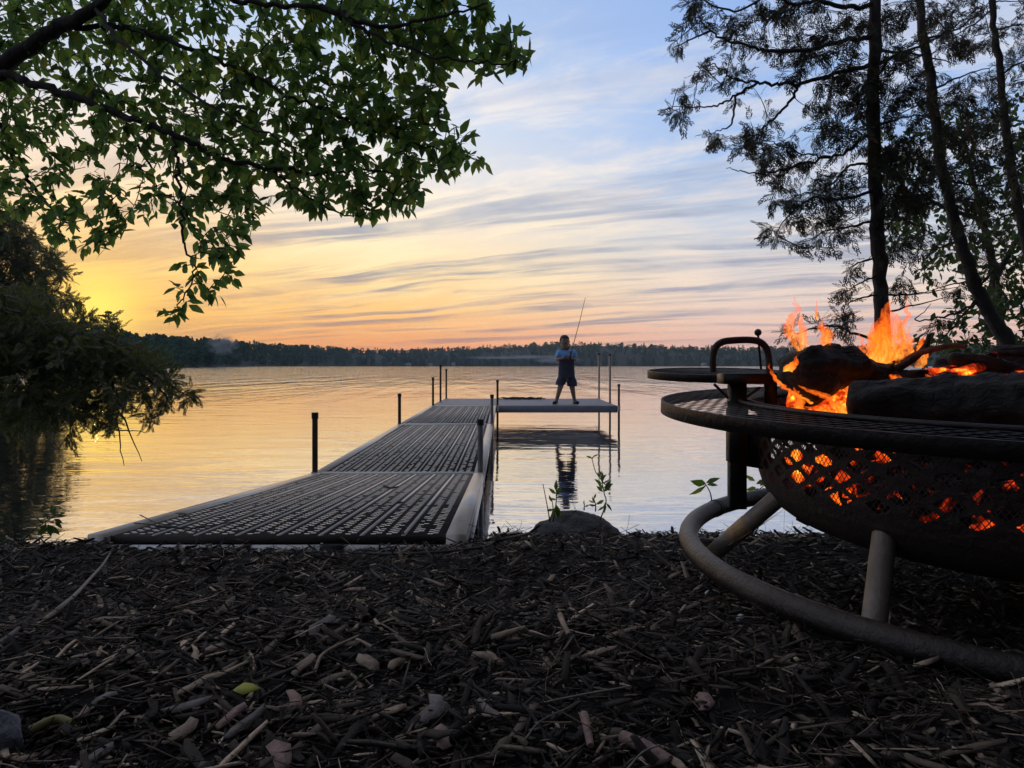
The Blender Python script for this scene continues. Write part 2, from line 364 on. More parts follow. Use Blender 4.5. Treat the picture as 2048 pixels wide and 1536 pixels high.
# ------------------------------------------------------------------ shore, lake, far hills
def crest(x):
    x = np.asarray(x, float)
    r = 2.62 + np.clip(x - 1.25, 0, 9) * 1.9 - np.clip(x - 3.2, 0, 99) * 1.4
    l = np.clip(-2.6 - x, 0, 9) * 1.5
    return np.maximum(r, 2.62 + l) + .05 * vnoise(x, 0 * x, 2.3) + .02 * vnoise(x, 0 * x + 9, 7)
def gz(x, y):
    x = np.asarray(x, float); y = np.asarray(y, float)
    yy = np.minimum(y, 2.7)
    z = CAMZ - (.428 + .103 * (yy - .8)) + .018 * vnoise(x, y, 1.7) + .009 * vnoise(x + 5, y, 5)
    z += .04 * np.clip(x - .1, 0, .6) - .012 * np.clip(-x - 1.3, 0, 1.2) + .016 * np.exp(-((x + 1.35) / .12) ** 2 - ((y - 2.42) / .12) ** 2)
    z -= .034 * np.clip((x - .42) / .25, 0, 1) * np.clip((y - .75) / .3, 0, 1) * np.clip((2.35 - y) / .25, 0, 1)
    o = np.clip(y - crest(x), 0, None)
    return z - np.minimum(1.0 * o + 1.6 * o * o, 2.2)
xs = np.concatenate([np.linspace(-40, -3.2, 40), np.linspace(-3.1, 3.4, 220), np.linspace(3.5, 40, 40)])
ys = np.concatenate([np.linspace(-25, 0, 14), np.linspace(.1, 4.2, 150), np.linspace(4.3, 30, 60)])
X, Y = np.meshgrid(xs, ys, indexing='ij'); Z = gz(X, Y)
nx, ny = len(xs), len(ys); idx = np.arange(nx * ny).reshape(nx, ny)
g = G().add(np.stack([X, Y, Z], 2).reshape(-1, 3), np.stack([idx[:-1, :-1], idx[1:, :-1], idx[1:, 1:], idx[:-1, 1:]], 2).reshape(-1, 4))
tag(g.build('ground', M['soil'], smooth=True), 'dark mulched bank sloping to the lake', None, None, 'structure')

def watermat():
    m = bpy.data.materials.new('lake_water'); m.use_nodes = True; m.node_tree.nodes.clear(); t = N(m.node_tree)
    v = t.node('ShaderNodeTexCoord').outputs['Object']
    def mp(sx, sy, rot, loc=0):
        q = t.node('ShaderNodeMapping', {0: v}); q.inputs['Scale'].default_value = (sx, sy, 1); q.inputs['Rotation'].default_value = (0, 0, R(rot)); q.inputs['Location'].default_value = (loc, loc, 0); return q.outputs[0]
    yy = t.node('ShaderNodeSeparateXYZ', {0: v}).outputs[1]; xx = t.node('ShaderNodeSeparateXYZ', {0: v}).outputs[0]
    a = t.noise(mp(.55, 1.5, 12), 1.0, 3, .5, .4)          # slow swell
    b = t.noise(mp(2.2, 5.5, -8, 3), 1.0, 3, .55, .6)      # small ripples
    c = t.noise(mp(.42, .085, 0, 9), 1.0, 5, .62, .3)        # wind chop far out
    patch = t.maprange(t.noise(mp(.03, .05, 0, 4), 1.0, 3, .5), .38, .62, .25, 1, True)
    far = t.math('MULTIPLY', t.maprange(yy, 16, 60, 0, 1, True), t.maprange(yy, 330, 420, 1, 0, True))
    h = t.math('ADD', t.math('MULTIPLY', a, .012), t.math('MULTIPLY', b, t.math('MULTIPLY', patch, .0034)))
    h = t.math('ADD', h, t.math('MULTIPLY', c, t.math('MULTIPLY', far, .55)))
    bn = t.node('ShaderNodeBump', {'Strength': 1.0, 'Distance': 1.0, 'Height': h})
    dk = t.node('ShaderNodeBsdfPrincipled', {'Base Color': (.012, .018, .022, 1), 'Roughness': .03, 'IOR': 1.33})
    gl = t.node('ShaderNodeBsdfGlossy', {'Color': (.95, .95, .97, 1), 'Roughness': .02})
    for q in (dk, gl): t.l.new(bn.outputs[0], q.inputs['Normal'])
    mx = t.node('ShaderNodeMixShader', {0: .72, 1: dk.outputs[0], 2: gl.outputs[0]})
    t.l.new(mx.outputs[0], t.node('ShaderNodeOutputMaterial').inputs[0])
    return m
M['water'] = watermat()
wx = np.array([-1400, -300, -60, -12, 12, 60, 300, 1400.]); wy = np.array([-30, 2, 8, 20, 60, 200, 600, 1300.])
X, Y = np.meshgrid(wx, wy, indexing='ij'); idx = np.arange(64).reshape(8, 8)
g = G().add(np.stack([X, Y, 0 * X], 2).reshape(-1, 3), np.stack([idx[:-1, :-1], idx[1:, :-1], idx[1:, 1:], idx[:-1, 1:]], 2).reshape(-1, 4))
tag(g.build('water', M['water']), 'calm lake reflecting the sunset', None, None, 'structure')

# far shore: px column -> (distance of the shoreline, skyline row)
SH = np.array([(-700, 120, 655), (-100, 150, 640), (60, 175, 650), (200, 205, 668), (330, 230, 676), (430, 285, 680), (520, 400, 686), (620, 560, 690), (720, 690, 697),
               (820, 760, 697), (950, 800, 690), (1110, 800, 680), (1230, 780, 682), (1330, 760, 688), (1460, 740, 691), (1600, 720, 692), (1800, 680, 688), (2100, 640, 684), (2700, 600, 680.)])
def shore(px): return np.interp(px, SH[:, 0], SH[:, 1]), np.interp(px, SH[:, 0], SH[:, 2])
pxs = np.linspace(-700, 2700, 240); D, SKY = shore(pxs); rows = []
for k, (dd, hh) in enumerate([(0, -.3), (2, .4), (40, .22), (90, .45), (150, .62), (230, .70), (400, .2)]):
    dist = D + dd; topz = CAMZ + (HZ - SKY) / F * (D + 110)
    z = np.full_like(D, hh) if k < 2 else np.maximum(.6, (topz - 2.6) * (hh + .27))
    rows.append(np.stack([(pxs - 1024) / F * dist, dist, z], 1))
nr = len(rows); npx = len(pxs); idx = np.arange(nr * npx).reshape(nr, npx)
g = G().add(np.concatenate(rows), np.stack([idx[:-1, :-1], idx[:-1, 1:], idx[1:, 1:], idx[1:, :-1]], 2).reshape(-1, 4))
tag(g.build('hills', M['hill'], smooth=True), 'low wooded hills beyond the lake', None, None, 'structure')

rg = np.random.default_rng(5)
def treetemplate(rg, conifer, n=70):
    """unit-height crown of leaf-clump triangles"""
    if conifer:
        h = rg.random(n) ** .8; rad = (1 - h) * .26 * (0.55 + .45 * rg.random(n)) + .012
        h = .06 + .94 * h
    else:
        h = .22 + .78 * rg.random(n); rad = .30 * np.sqrt(np.clip(1 - ((h - .6) / .42) ** 2, 0, 1)) * (.5 + .5 * rg.random(n))
    a = rg.random(n) * 6.28; c = np.stack([rad * np.cos(a), rad * np.sin(a), h], 1)
    sz = (.05 if conifer else .075) * (.6 + .8 * rg.random(n))
    Mx = randrot(rg, n) * sz[:, None, None]
    tv = np.array([(-1, -.7, 0), (1, -.6, 0), (.2, 1, 0), (-.8, .5, .2)])
    v = (np.einsum('nij,kj->nki', Mx, tv) + c[:, None]).reshape(-1, 3)
    return v, [np.arange(4 * n).reshape(n, 4)]
g = G()
def plant(g, px, dd, h, kind, rg, n=1):
    for q, (v, f) in enumerate(TPL[kind]):
        m = (rg.integers(0, len(TPL[kind]), len(px)) == q)
        if not m.any(): continue
        Dm, S = shore(px[m]); dist = Dm + dd[m]; topz = CAMZ + (HZ - S) / F * (Dm + 110)
        hh = np.interp(dd[m], [0, 2, 40, 90, 150, 230], [0, .4, 0, 0, 0, 0]); fr = np.interp(dd[m], [0, 40, 90, 150, 230], [0, .47, .70, .87, .95])
        z0 = np.where(dd[m] < 8, .3, np.maximum(.6, (topz - 2.6) * fr)) - .4
        a = rg.random(m.sum()) * 6.28; s = h[m]; cs, sn = np.cos(a) * s * 1.3, np.sin(a) * s * 1.3
        Mx = np.zeros((m.sum(), 3, 3)); Mx[:, 0, 0] = cs; Mx[:, 0, 1] = -sn; Mx[:, 1, 0] = sn; Mx[:, 1, 1] = cs; Mx[:, 2, 2] = s
        g.inst(v, f, Mx, np.stack([(px[m] - 1024) / F * dist, dist, z0], 1))
TPL = {'c': [treetemplate(rg, True) for _ in range(3)], 'r': [treetemplate(rg, False) for _ in range(4)]}
for lo, hi, cnt in ((0, 6, 800), (8, 40, 1300), (40, 80, 1300), (80, 110, 1400), (110, 150, 1200)):
    px = rg.uniform(-650, 2650, cnt); dd = rg.uniform(lo, hi, cnt); h = rg.uniform(4.0, 6.8, cnt)
    con = rg.random(cnt) < .38
    plant(g, px[con], dd[con], h[con] * 1.12, 'c', rg); plant(g, px[~con], dd[~con], h[~con], 'r', rg)
tag(g.build('forest', M['woods']), 'dark mixed forest covering the far shore of the lake', 'forest', None, 'stuff')

# ------------------------------------------------------------------ leaf and spray templates, tree growing
LV = np.array([(0, 0, 0), (.12, .10, .012), (.12, -.10, .012), (.38, .245, .03), (.38, -.245, .03), (.68, .17, .012), (.68, -.17, .012), (1, 0, -.06), (.12, 0, 0), (.38, 0, 0), (.68, 0, -.015)])
LF = [np.array([(8, 9, 3, 1), (2, 4, 9, 8), (9, 10, 5, 3), (4, 6, 10, 9)]), np.array([(0, 8, 1), (0, 2, 8), (10, 7, 5), (6, 7, 10)])]
def spray(rg, pairs=6, narrow=.07, blade=.30):
    v = []; f = []
    def bl(a, b, wd):
        a = np.array(a); b = np.array(b); t = (b - a); nrm = np.array([-t[1], t[0], 0]); nrm /= np.linalg.norm(nrm) + 1e-9
        k = len(v); v.extend([a, a * .55 + b * .45 + nrm * wd, b, a * .55 + b * .45 - nrm * wd]); f.append((k, k + 3, k + 2, k + 1))
    bl((0, 0, 0), (.55, 0, .02), narrow * .35); bl((.5, 0, .02), (1, 0, -.08), narrow)
    for i in range(pairs):
        t = .12 + .8 * i / pairs
        for s in (-1, 1):
            L = blade * (1.15 - .75 * t) * rg.uniform(.7, 1.2); a = s * rg.uniform(.55, .9); o = np.array([t + (.04 if s > 0 else 0), 0, .02 - .05 * t])
            e = o + L * np.array([math.cos(a), math.sin(a), rg.uniform(-.25, .05)])
            bl(o, e, narrow * rg.uniform(.7, 1.1))
            mid = o * .45 + e * .55; bl(mid, mid + L * .5 * np.array([math.cos(a * .2), math.sin(a * .2), -.1]), narrow * .8)
    return np.array(v), [np.array(f)]
def grow(g, nodes, attr, r=.0035, sag=.12, mi=0, sub=4, rg=None):
    """join every attractor to the nearest wood by a bent twig; returns the twig-end directions"""
    nodes = np.asarray(nodes); pool = np.zeros((len(nodes) + len(attr) * sub, 3)); k = len(nodes); pool[:k] = nodes
    dist = np.min(np.linalg.norm(attr[:, None] - nodes[None], axis=2), axis=1); order = np.argsort(dist); dirs = np.zeros_like(attr); paths = [None] * len(attr)
    for i in order:
        a = attr[i]; dd = np.linalg.norm(pool[:k] - a, axis=1); j = dd.argmin(); b = pool[j]; L = dd[j] + 1e-6
        t = np.linspace(0, 1, sub + 1)[:, None]; off = rg.normal(0, .10 * L, 3); off[2] += sag * L
        p = b + (a - b) * t + off * (4 * t * (1 - t)) * .5
        g.tube(p, np.linspace(r * (1 + min(L, .5) * 2), r * .55, sub + 1), 4, mi, cap=False)
        pool[k:k + sub] = p[1:]; k += sub; dirs[i] = p[-1] - p[-2]; paths[i] = p
    return dirs, paths
def inpoly(px, py, poly):
    ins = np.zeros(len(px), bool); n = len(poly)
    for i in range(n):
        x1, y1 = poly[i]; x2, y2 = poly[(i + 1) % n]
        c = ((y1 > py) != (y2 > py)) & (px < (x2 - x1) * (py - y1) / (y2 - y1 + 1e-9) + x1); ins ^= c
    return ins
def leaves(g, pts, dirs, rg, size=(.06, .095), down=.5, flat=.55, mi=0, tpl=(LV, LF), width=1.0):
    n = len(pts); x = dirs + rg.normal(0, .45, (n, 3)); x[:, 2] -= down * rg.random(n) * 1.2
    nrm = rg.normal(0, flat, (n, 3)) + np.array([0, 0, 1.]); s = rg.uniform(*size, n)
    Mx = frames(x, nrm) * s[:, None, None]; Mx[:, :, 1] *= width
    g.inst(tpl[0], tpl[1], Mx, pts, mi)

# ------------------------------------------------------------------ broad-leaved tree leaning in from the left
rg = np.random.default_rng(11)
t = thing('broadleaf_tree', 'broad-leaved tree reaching over the bank, leafy green boughs filling the upper left', 'tree', (-4.6, 3.9, .4))
g = G(); nodes = []
def limb(path, r0, r1, n=8, sub=8):
    p = smoothpath(path, sub); j = rg.normal(0, 1, p.shape) * .006; j[0] = 0; p = p + j; g.tube(p, np.linspace(r0, r1, len(p)), n); nodes.append(p); return p
limb([(-4.6, 3.9, .2), (-4.5, 3.85, 1.2), (-4.1, 3.7, 2.0), *PP([(-350, 260, 3.7)])], .17, .07, 10)
limb(PP([(-350, 260, 3.7), (-120, 180, 3.55), (0, 130, 3.45), (95, 70, 3.4), (190, 15, 3.3), (320, -110, 3.2), (520, -300, 3.1)]), .050, .014)
limb(PP([(-350, 260, 3.7), (-120, 190, 3.5), (0, 150, 3.4), (60, 165, 3.35), (170, 202, 3.3), (260, 238, 3.25), (350, 270, 3.2), (430, 312, 3.2), (520, 334, 3.15), (620, 345, 3.1), (720, 342, 3.1), (820, 352, 3.05)]), .024, .003)
limb(PP([(120, 60, 3.4), (200, 52, 3.35), (260, 58, 3.3), (350, 85, 3.25), (450, 125, 3.2), (540, 175, 3.1), (640, 215, 3.05), (760, 262, 3.0), (880, 305, 2.95)]), .014, .003)
limb(PP([(190, 15, 3.3), (300, -60, 3.1), (420, -20, 3.0), (500, 8, 2.95), (640, 12, 2.9), (700, 45, 2.85), (780, 85, 2.8), (880, 115, 2.75), (1000, 130, 2.7), (1060, 118, 2.7)]), .014, .002)
limb(PP([(640, 12, 2.9), (760, 52, 2.85), (850, 40, 2.8), (980, 5, 2.75)]), .012, .003)
limb(PP([(350, 270, 3.2), (358, 340, 3.15), (363, 420, 3.1), (366, 480, 3.1), (386, 545, 3.08), (362, 600, 3.05), (345, 622, 3.05)]), .008, .002, 6)
limb(PP([(-250, 240, 3.6), (-20, 240, 3.8), (30, 320, 3.9), (90, 400, 3.9), (160, 465, 3.9)]), .02, .004)
limb(PP([(170, 202, 3.3), (210, 190, 3.5), (300, 330, 3.6), (310, 390, 3.6)]), .010, .003)
limb(PP([(190, 15, 3.3), (250, 90, 3.0), (420, 210, 2.8), (600, 300, 2.75)]), .010, .003)
limb(PP([(640, 215, 3.05), (740, 250, 3.0), (840, 250, 2.95), (900, 265, 2.95)]), .008, .003)
limb(PP([(540, 340, 3.1), (600, 385, 3.1), (690, 430, 3.05), (735, 428, 3.05)]), .006, .002, 6)
crown = [(-350, -420), (1000, -420), (1000, -40), (975, 15), (985, 60), (1040, 62), (1066, 112), (1030, 140), (960, 150), (905, 130), (890, 165), (900, 235), (945, 262), (925, 285), (968, 325), (945, 345), (880, 345),
         (845, 360), (840, 410), (740, 432), (640, 420), (560, 392), (520, 350), (500, 365), (532, 400), (528, 436), (495, 470), (470, 505), (425, 515), (365, 470), (335, 425), (270, 432), (245, 455), (195, 500), (145, 505), (100, 480), (60, 440), (-20, 430), (-350, 480)]
cand = rg.uniform((-350, -420), (1070, 515), (16000, 2)); keep = inpoly(cand[:, 0], cand[:, 1], crown); cand = cand[keep]
px, py = cand.T; dens = np.full(len(cand), 1.0)
dens[(px < 380) & (py > 190)] = .8; dens[(px < 200) & (py > 215) & (py < 380)] = .6; dens[(px < 330) & (py > 330) & (px > 230)] = .7
dens[(py < -30)] = .22; dens[px < -30] = .25
cand = cand[rg.random(len(cand)) < dens][:2350]
base_d = np.interp(cand[:, 0], [-350, 0, 500, 1070], [3.7, 3.5, 3.1, 2.75])
dep = base_d - .06 + np.abs(rg.normal(0, .34, len(cand)))
attr = np.array([P(a, b, c) for (a, b), c in zip(cand, dep)])
hang = PP([(360, 535, 3.08), (398, 545, 3.1), (440, 560, 3.05), (462, 556, 3.1), (352, 575, 3.1), (380, 590, 3.05), (425, 592, 3.1), (368, 605, 3.05), (338, 625, 3.05), (410, 470, 3.1), (450, 480, 3.05), (400, 505, 3.1), (440, 520, 3.1), (470, 495, 3.1),
           (350, 632, 3.04), (390, 560, 3.12), (455, 540, 3.06), (415, 575, 3.1), (1060, 112, 2.7), (1040, 130, 2.72), (1020, 68, 2.75)])
attr = np.vstack([attr, hang])
nodes = np.concatenate(nodes)
dirs, paths = grow(g, nodes, attr, .0026, .10, 0, 4, rg)
g.build('trunk', M['bark'], t, True)
g2 = G(); bp = []; bd = []
for p, dr in zip(paths, dirs):
    dr = dr / (np.linalg.norm(dr) + 1e-9)
    for q in range(rg.integers(4, 8)):
        u = rg.uniform(.35, 1.0) * 4; i = min(int(u), 3); bp.append(p[i] + (p[i + 1] - p[i]) * (u - i) + rg.normal(0, .012, 3)); bd.append(dr * .8 + rg.normal(0, .45, 3))
leaves(g2, np.array(bp), np.array(bd), rg, (.040, .074), .6, .6)
g2.build('crown', M['leaf'], t)

# ------------------------------------------------------------------ conifers
SP = [spray(rg, 6, .030, .36) for _ in range(6)]; SPF = [spray(rg, 9, .030, .26) for _ in range(5)]
def conifer(name, label, cat, loc, trunks, limbs, clumps, dbase, dsp, material, seed, per=9, fr=(.09, .17), nf=4, down=.35, spr=SP, group=None, twig=.003, dens=1.0, rowstretch=1.0):
    rg = np.random.default_rng(seed); t = thing(name, label, cat, loc, group); g = G(); nodes = []
    for path, r0, r1 in trunks:
        p = smoothpath(path, 8); p[1:-1] += rg.normal(0, .006, (len(p) - 2, 3)); g.tube(p, np.linspace(r0, r1, len(p)) * (1 + .06 * rg.normal(size=len(p))), 10); nodes.append(p)
    for path in limbs:
        p = smoothpath(path, 6); L = np.linalg.norm(np.diff(p, axis=0), axis=1).sum(); p[1:] += rg.normal(0, .008 * min(1, L), (len(p) - 1, 3))
        g.tube(p, np.linspace(.006 + .008 * L, .0025, len(p)), 6); nodes.append(p)
    A = []
    for c in clumps:
        cx, cy, rr = c[:3]; dd = c[3] if len(c) > 3 else dbase
        n = max(3, int(per * dens * (rr / 50) ** 2)); a = rg.random(n) * 6.28; q = rr * np.sqrt(rg.random(n))
        for u, v in zip(a, q): A.append(P(cx + v * math.cos(u), cy + v * math.sin(u) * rowstretch, dd + rg.normal(0, dsp)))
    A = np.array(A); nd = np.concatenate(nodes)
    dirs, paths = grow(g, nd, A, twig, .10, 0, 4, rg)
    g.build('trunk', M['bark'], t, True)
    bp = []; bd = []
    for p, dr in zip(paths, dirs):
        dr = dr / (np.linalg.norm(dr) + 1e-9)
        for q in range(nf):
            u = rg.uniform(.3, 1.0) * 4; i = min(int(u), 3); bp.append(p[i] + (p[i + 1] - p[i]) * (u - i)); bd.append(dr + rg.normal(0, .55, 3))
    bp = np.array(bp); bd = np.array(bd); g2 = G(); wh = rg.integers(0, len(spr), len(bp))
    for q in range(len(spr)):
        m = wh == q
        if m.any(): leaves(g2, bp[m], bd[m], rg, fr, down, .7, 0, spr[q])
    g2.build('crown', material, t)
    return t
CG = 'cedars standing by the fire pit'
tr1 = [P(1756, -700, 6.0), P(1752, -300, 6.0), P(1750, 0, 6.0), P(1747, 250, 6.0), P(1757, 480, 6.0), P(1765, 650, 6.0), np.array([2.98, 6.0, .2])]
L1 = [[(1750, 75, 6), (1690, 80, 5.9), (1620, 97, 5.7), (1545, 100, 5.6), (1518, 98, 5.6), (1480, 86, 5.5), (1420, 62, 5.4), (1405, 45, 5.4), (1390, 22, 5.4)], [(1420, 62, 5.4), (1380, 80, 5.4), (1343, 98, 5.4)],
      [(1748, 130, 6), (1685, 145, 5.9), (1600, 166, 5.8), (1550, 167, 5.7), (1515, 165, 5.7), (1470, 158, 5.6), (1430, 128, 5.6), (1398, 138, 5.6)], [(1515, 165, 5.7), (1470, 192, 5.7), (1440, 210, 5.7), (1400, 215, 5.6), (1345, 212, 5.6)],
      [(1470, 192, 5.7), (1464, 245, 5.7), (1445, 258, 5.7), (1412, 270, 5.7)], [(1600, 166, 5.8), (1578, 205, 5.8), (1552, 232, 5.8), (1528, 255, 5.8), (1508, 292, 5.7), (1482, 325, 5.7)],
      [(1748, 268, 6), (1715, 285, 5.9), (1690, 305, 5.9), (1660, 314, 5.8), (1615, 310, 5.8), (1560, 290, 5.8), (1520, 276, 5.8)], [(1660, 314, 5.8), (1600, 330, 5.8), (1540, 345, 5.7), (1490, 345, 5.7), (1452, 336, 5.7)],
      [(1752, 385, 6), (1670, 398, 5.9), (1630, 395, 5.9), (1590, 420, 5.8), (1562, 450, 5.8), (1550, 480, 5.8)], [(1752, 440, 6), (1700, 455, 5.9), (1650, 462, 5.9), (1605, 490, 5.8)], [(1752, 330, 6), (1700, 332, 6), (1660, 370, 6), (1610, 385, 6), (1570, 402, 6)],
      [(1756, 515, 6), (1715, 527, 5.9), (1690, 545, 5.9)], [(1760, 588, 6), (1712, 600, 5.9), (1682, 615, 5.9)], [(1757, 548, 6), (1718, 568, 5.9), (1695, 583, 5.9)],
      [(1750, 8, 6), (1700, 15, 5.9), (1640, 2, 5.8), (1590, 8, 5.7), (1540, -8, 5.6), (1470, 22, 5.5), (1400, 0, 5.5), (1350, 15, 5.5)], [(1766, 690, 6), (1700, 662, 5.9), (1650, 652, 5.9), (1605, 664, 5.8), (1578, 672, 5.8)],
      [(1750, 130, 6), (1830, 95, 6.1), (1900, 60, 6.2), (1960, 12, 6.2)], [(1750, 100, 6), (1850, 112, 6.1), (1920, 130, 6.2)], [(1752, 250, 6), (1830, 230, 6), (1900, 240, 6)], [(1756, 340, 6), (1830, 360, 5.9), (1900, 350, 5.9)], [(1758, 430, 6), (1810, 440, 5.9), (1870, 470, 5.9)],
      [(1762, 590, 6), (1830, 588, 6), (1920, 575, 6)], [(1764, 625, 6), (1830, 610, 6), (1905, 592, 6)]]
K1 = [(1385, 20, 42), (1465, 35, 38), (1540, 30, 45), (1600, 25, 55), (1680, 45, 65), (1450, 85, 30), (1500, 92, 30), (1565, 118, 45), (1600, 130, 40), (1470, 165, 40), (1352, 195, 26), (1370, 218, 30), (1430, 258, 30), (1505, 258, 40), (1495, 305, 42), (1535, 330, 36),
      (1600, 308, 50), (1680, 200, 70), (1700, 240, 60), (1715, 160, 60), (1580, 395, 40), (1552, 455, 32), (1620, 402, 52), (1680, 390, 58), (1620, 470, 38), (1690, 462, 46), (1720, 330, 55), (1345, 98, 16), (1395, 135, 16), (1800, 60, 66), (1790, 150, 60), (1830, 205, 60), (1800, 280, 75), (1840, 340, 70),
      (1800, 385, 62), (1815, 440, 60), (1700, 540, 14), (1690, 580, 16), (1690, 610, 18), (1590, 668, 18), (1640, 655, 24), (1690, 660, 20), (1790, 520, 36), (1800, 580, 26), (1650, 90, 40), (1530, 345, 26)]
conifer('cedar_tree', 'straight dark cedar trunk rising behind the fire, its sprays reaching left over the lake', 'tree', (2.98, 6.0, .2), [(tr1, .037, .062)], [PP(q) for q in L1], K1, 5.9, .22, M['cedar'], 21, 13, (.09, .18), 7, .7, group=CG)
tr2 = [P(1828, -600, 6.5), P(1836, -200, 6.5), P(1838, 0, 6.5), P(1860, 150, 6.5), P(1878, 300, 6.5), P(1903, 420, 6.5), P(1940, 540, 6.5), P(1975, 620, 6.5), P(2020, 700, 6.5), np.array([4.75, 6.5, .15])]
L2 = [[(1850, 80, 6.5), (1920, 55, 6.4), (1985, 5, 6.4)], [(1865, 180, 6.5), (1930, 150, 6.4), (2000, 130, 6.4)], [(1880, 300, 6.5), (1940, 280, 6.4), (2010, 260, 6.4)], [(1845, 110, 6.5), (1800, 130, 6.6), (1740, 150, 6.6)], [(1890, 360, 6.5), (1960, 370, 6.5), (2040, 350, 6.5)],
      [(1920, 480, 6.5), (1860, 500, 6.6), (1800, 490, 6.6)], [(1955, 575, 6.5), (1990, 540, 6.4), (2040, 520, 6.4)], [(1960, 590, 6.5), (1900, 660, 6.6), (1870, 690, 6.6)], [(1950, 560, 6.5), (1900, 570, 6.6), (1830, 590, 6.6)], [(1965, 600, 6.5), (1900, 630, 6.5), (1830, 640, 6.5), (1860, 610, 6.5)]]
K2 = [(1900, 90, 46), (1930, 60, 36), (1950, 180, 46), (1905, 235, 50), (1880, 170, 40), (1960, 290, 55), (1900, 330, 60), (1850, 480, 40), (1930, 430, 45), (1990, 520, 40), (1900, 560, 30), (1880, 650, 26), (2000, 360, 50), (1920, 10, 40), (1850, 20, 40)]
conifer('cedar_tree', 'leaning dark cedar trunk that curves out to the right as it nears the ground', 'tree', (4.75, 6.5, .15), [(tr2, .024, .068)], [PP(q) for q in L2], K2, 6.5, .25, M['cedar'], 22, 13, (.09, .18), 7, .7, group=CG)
tr3 = [P(1968, -600, 7), P(1975, -150, 7), P(1982, 0, 7), P(1998, 130, 7), P(2012, 260, 7), P(2030, 380, 7), P(2060, 520, 7), P(2110, 700, 7), np.array([5.6, 7, .1])]
L3 = [[(1990, 60, 7), (2040, 50, 6.9), (2100, 60, 6.9)], [(1985, 20, 7), (1930, 60, 7.1), (1880, 80, 7.1)], [(2000, 150, 7), (2060, 120, 7), (2120, 130, 7)], [(2008, 230, 7), (1960, 240, 7), (1900, 270, 7)], [(2015, 290, 7), (2060, 270, 7), (2120, 290, 7)], [(1980, 5, 7), (2010, 2, 6.9), (2060, 5, 6.8)], [(2040, 420, 7), (1990, 440, 7), (1940, 450, 7)]]
K3 = [(2000, 100, 40), (2030, 60, 36), (1945, 75, 36), (2040, 130, 40), (1960, 240, 40), (2050, 290, 50), (2000, 200, 34), (2080, 200, 50), (1980, 440, 40), (2040, 20, 30), (2110, 80, 50), (1965, 10, 30)]
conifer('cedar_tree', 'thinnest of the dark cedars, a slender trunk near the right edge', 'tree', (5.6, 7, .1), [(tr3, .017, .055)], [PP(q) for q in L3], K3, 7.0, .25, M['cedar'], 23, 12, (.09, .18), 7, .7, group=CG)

def shade_tree(label, x, y, h, r, seed):  # unseen cedar, added to keep skylight off the fire pit
    rg = np.random.default_rng(seed); z0 = float(gz(x, y)) - .05; t = thing('cedar_tree', label, 'tree', (x, y, z0), 'unseen cedars added for shade'); g = G()
    g.tube([(x, y, z0), (x + .05, y, z0 + h * .5), (x, y + .05, z0 + h * .97)], [.11, .07, .015], 9); g.build('trunk', M['bark'], t, True)
    n = 2600; k = .04 + .96 * rg.random(n); rad = r * (1.02 - k) ** .7 * np.sqrt(rg.random(n)) * (.8 + .3 * rg.random(n)); a = rg.random(n) * 6.28
    p = np.stack([x + rad * np.cos(a), y + rad * np.sin(a), z0 + h * k], 1); dv = np.stack([np.cos(a), np.sin(a), rg.normal(-.2, .4, n)], 1); g2 = G(); wh = rg.integers(0, 3, n)
    for q in range(3): leaves(g2, p[wh == q], dv[wh == q], rg, (.25, .5), .4, .8, 0, SP[q])
    g2.build('crown', M['cedar'], t)
shade_tree('unseen dense cedar added to shade the fire pit, just outside the right edge', 3.4, .9, 5.5, 1.25, 61)
shade_tree('unseen dense cedar added for shade, outside the lower right corner', 2.5, -1.4, 5.0, 1.2, 62)
shade_tree('unseen dense cedar added for shade behind the viewer', .6, -3.6, 6.0, 1.6, 63)
rg = np.random.default_rng(66); t = thing('cedar_tree', 'unseen spreading cedar added to shade the fire pit from above, outside the right edge', 'tree', (3.3, .1, .5), 'unseen cedars added for shade'); g = G()  # unseen overhanging crown, added to block the sky above the pit
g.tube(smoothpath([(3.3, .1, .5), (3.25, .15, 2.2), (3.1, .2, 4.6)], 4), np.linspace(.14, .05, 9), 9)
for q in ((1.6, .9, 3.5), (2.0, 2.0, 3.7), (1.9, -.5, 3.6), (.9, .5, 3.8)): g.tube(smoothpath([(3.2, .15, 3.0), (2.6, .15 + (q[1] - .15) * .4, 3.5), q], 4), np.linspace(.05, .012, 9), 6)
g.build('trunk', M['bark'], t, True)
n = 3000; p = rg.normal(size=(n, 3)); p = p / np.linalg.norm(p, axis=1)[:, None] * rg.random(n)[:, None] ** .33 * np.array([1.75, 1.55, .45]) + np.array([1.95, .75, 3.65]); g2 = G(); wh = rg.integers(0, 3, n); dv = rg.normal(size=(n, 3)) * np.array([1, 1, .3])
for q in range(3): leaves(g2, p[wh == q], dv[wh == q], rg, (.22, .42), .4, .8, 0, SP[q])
g2.build('crown', M['cedar'], t)
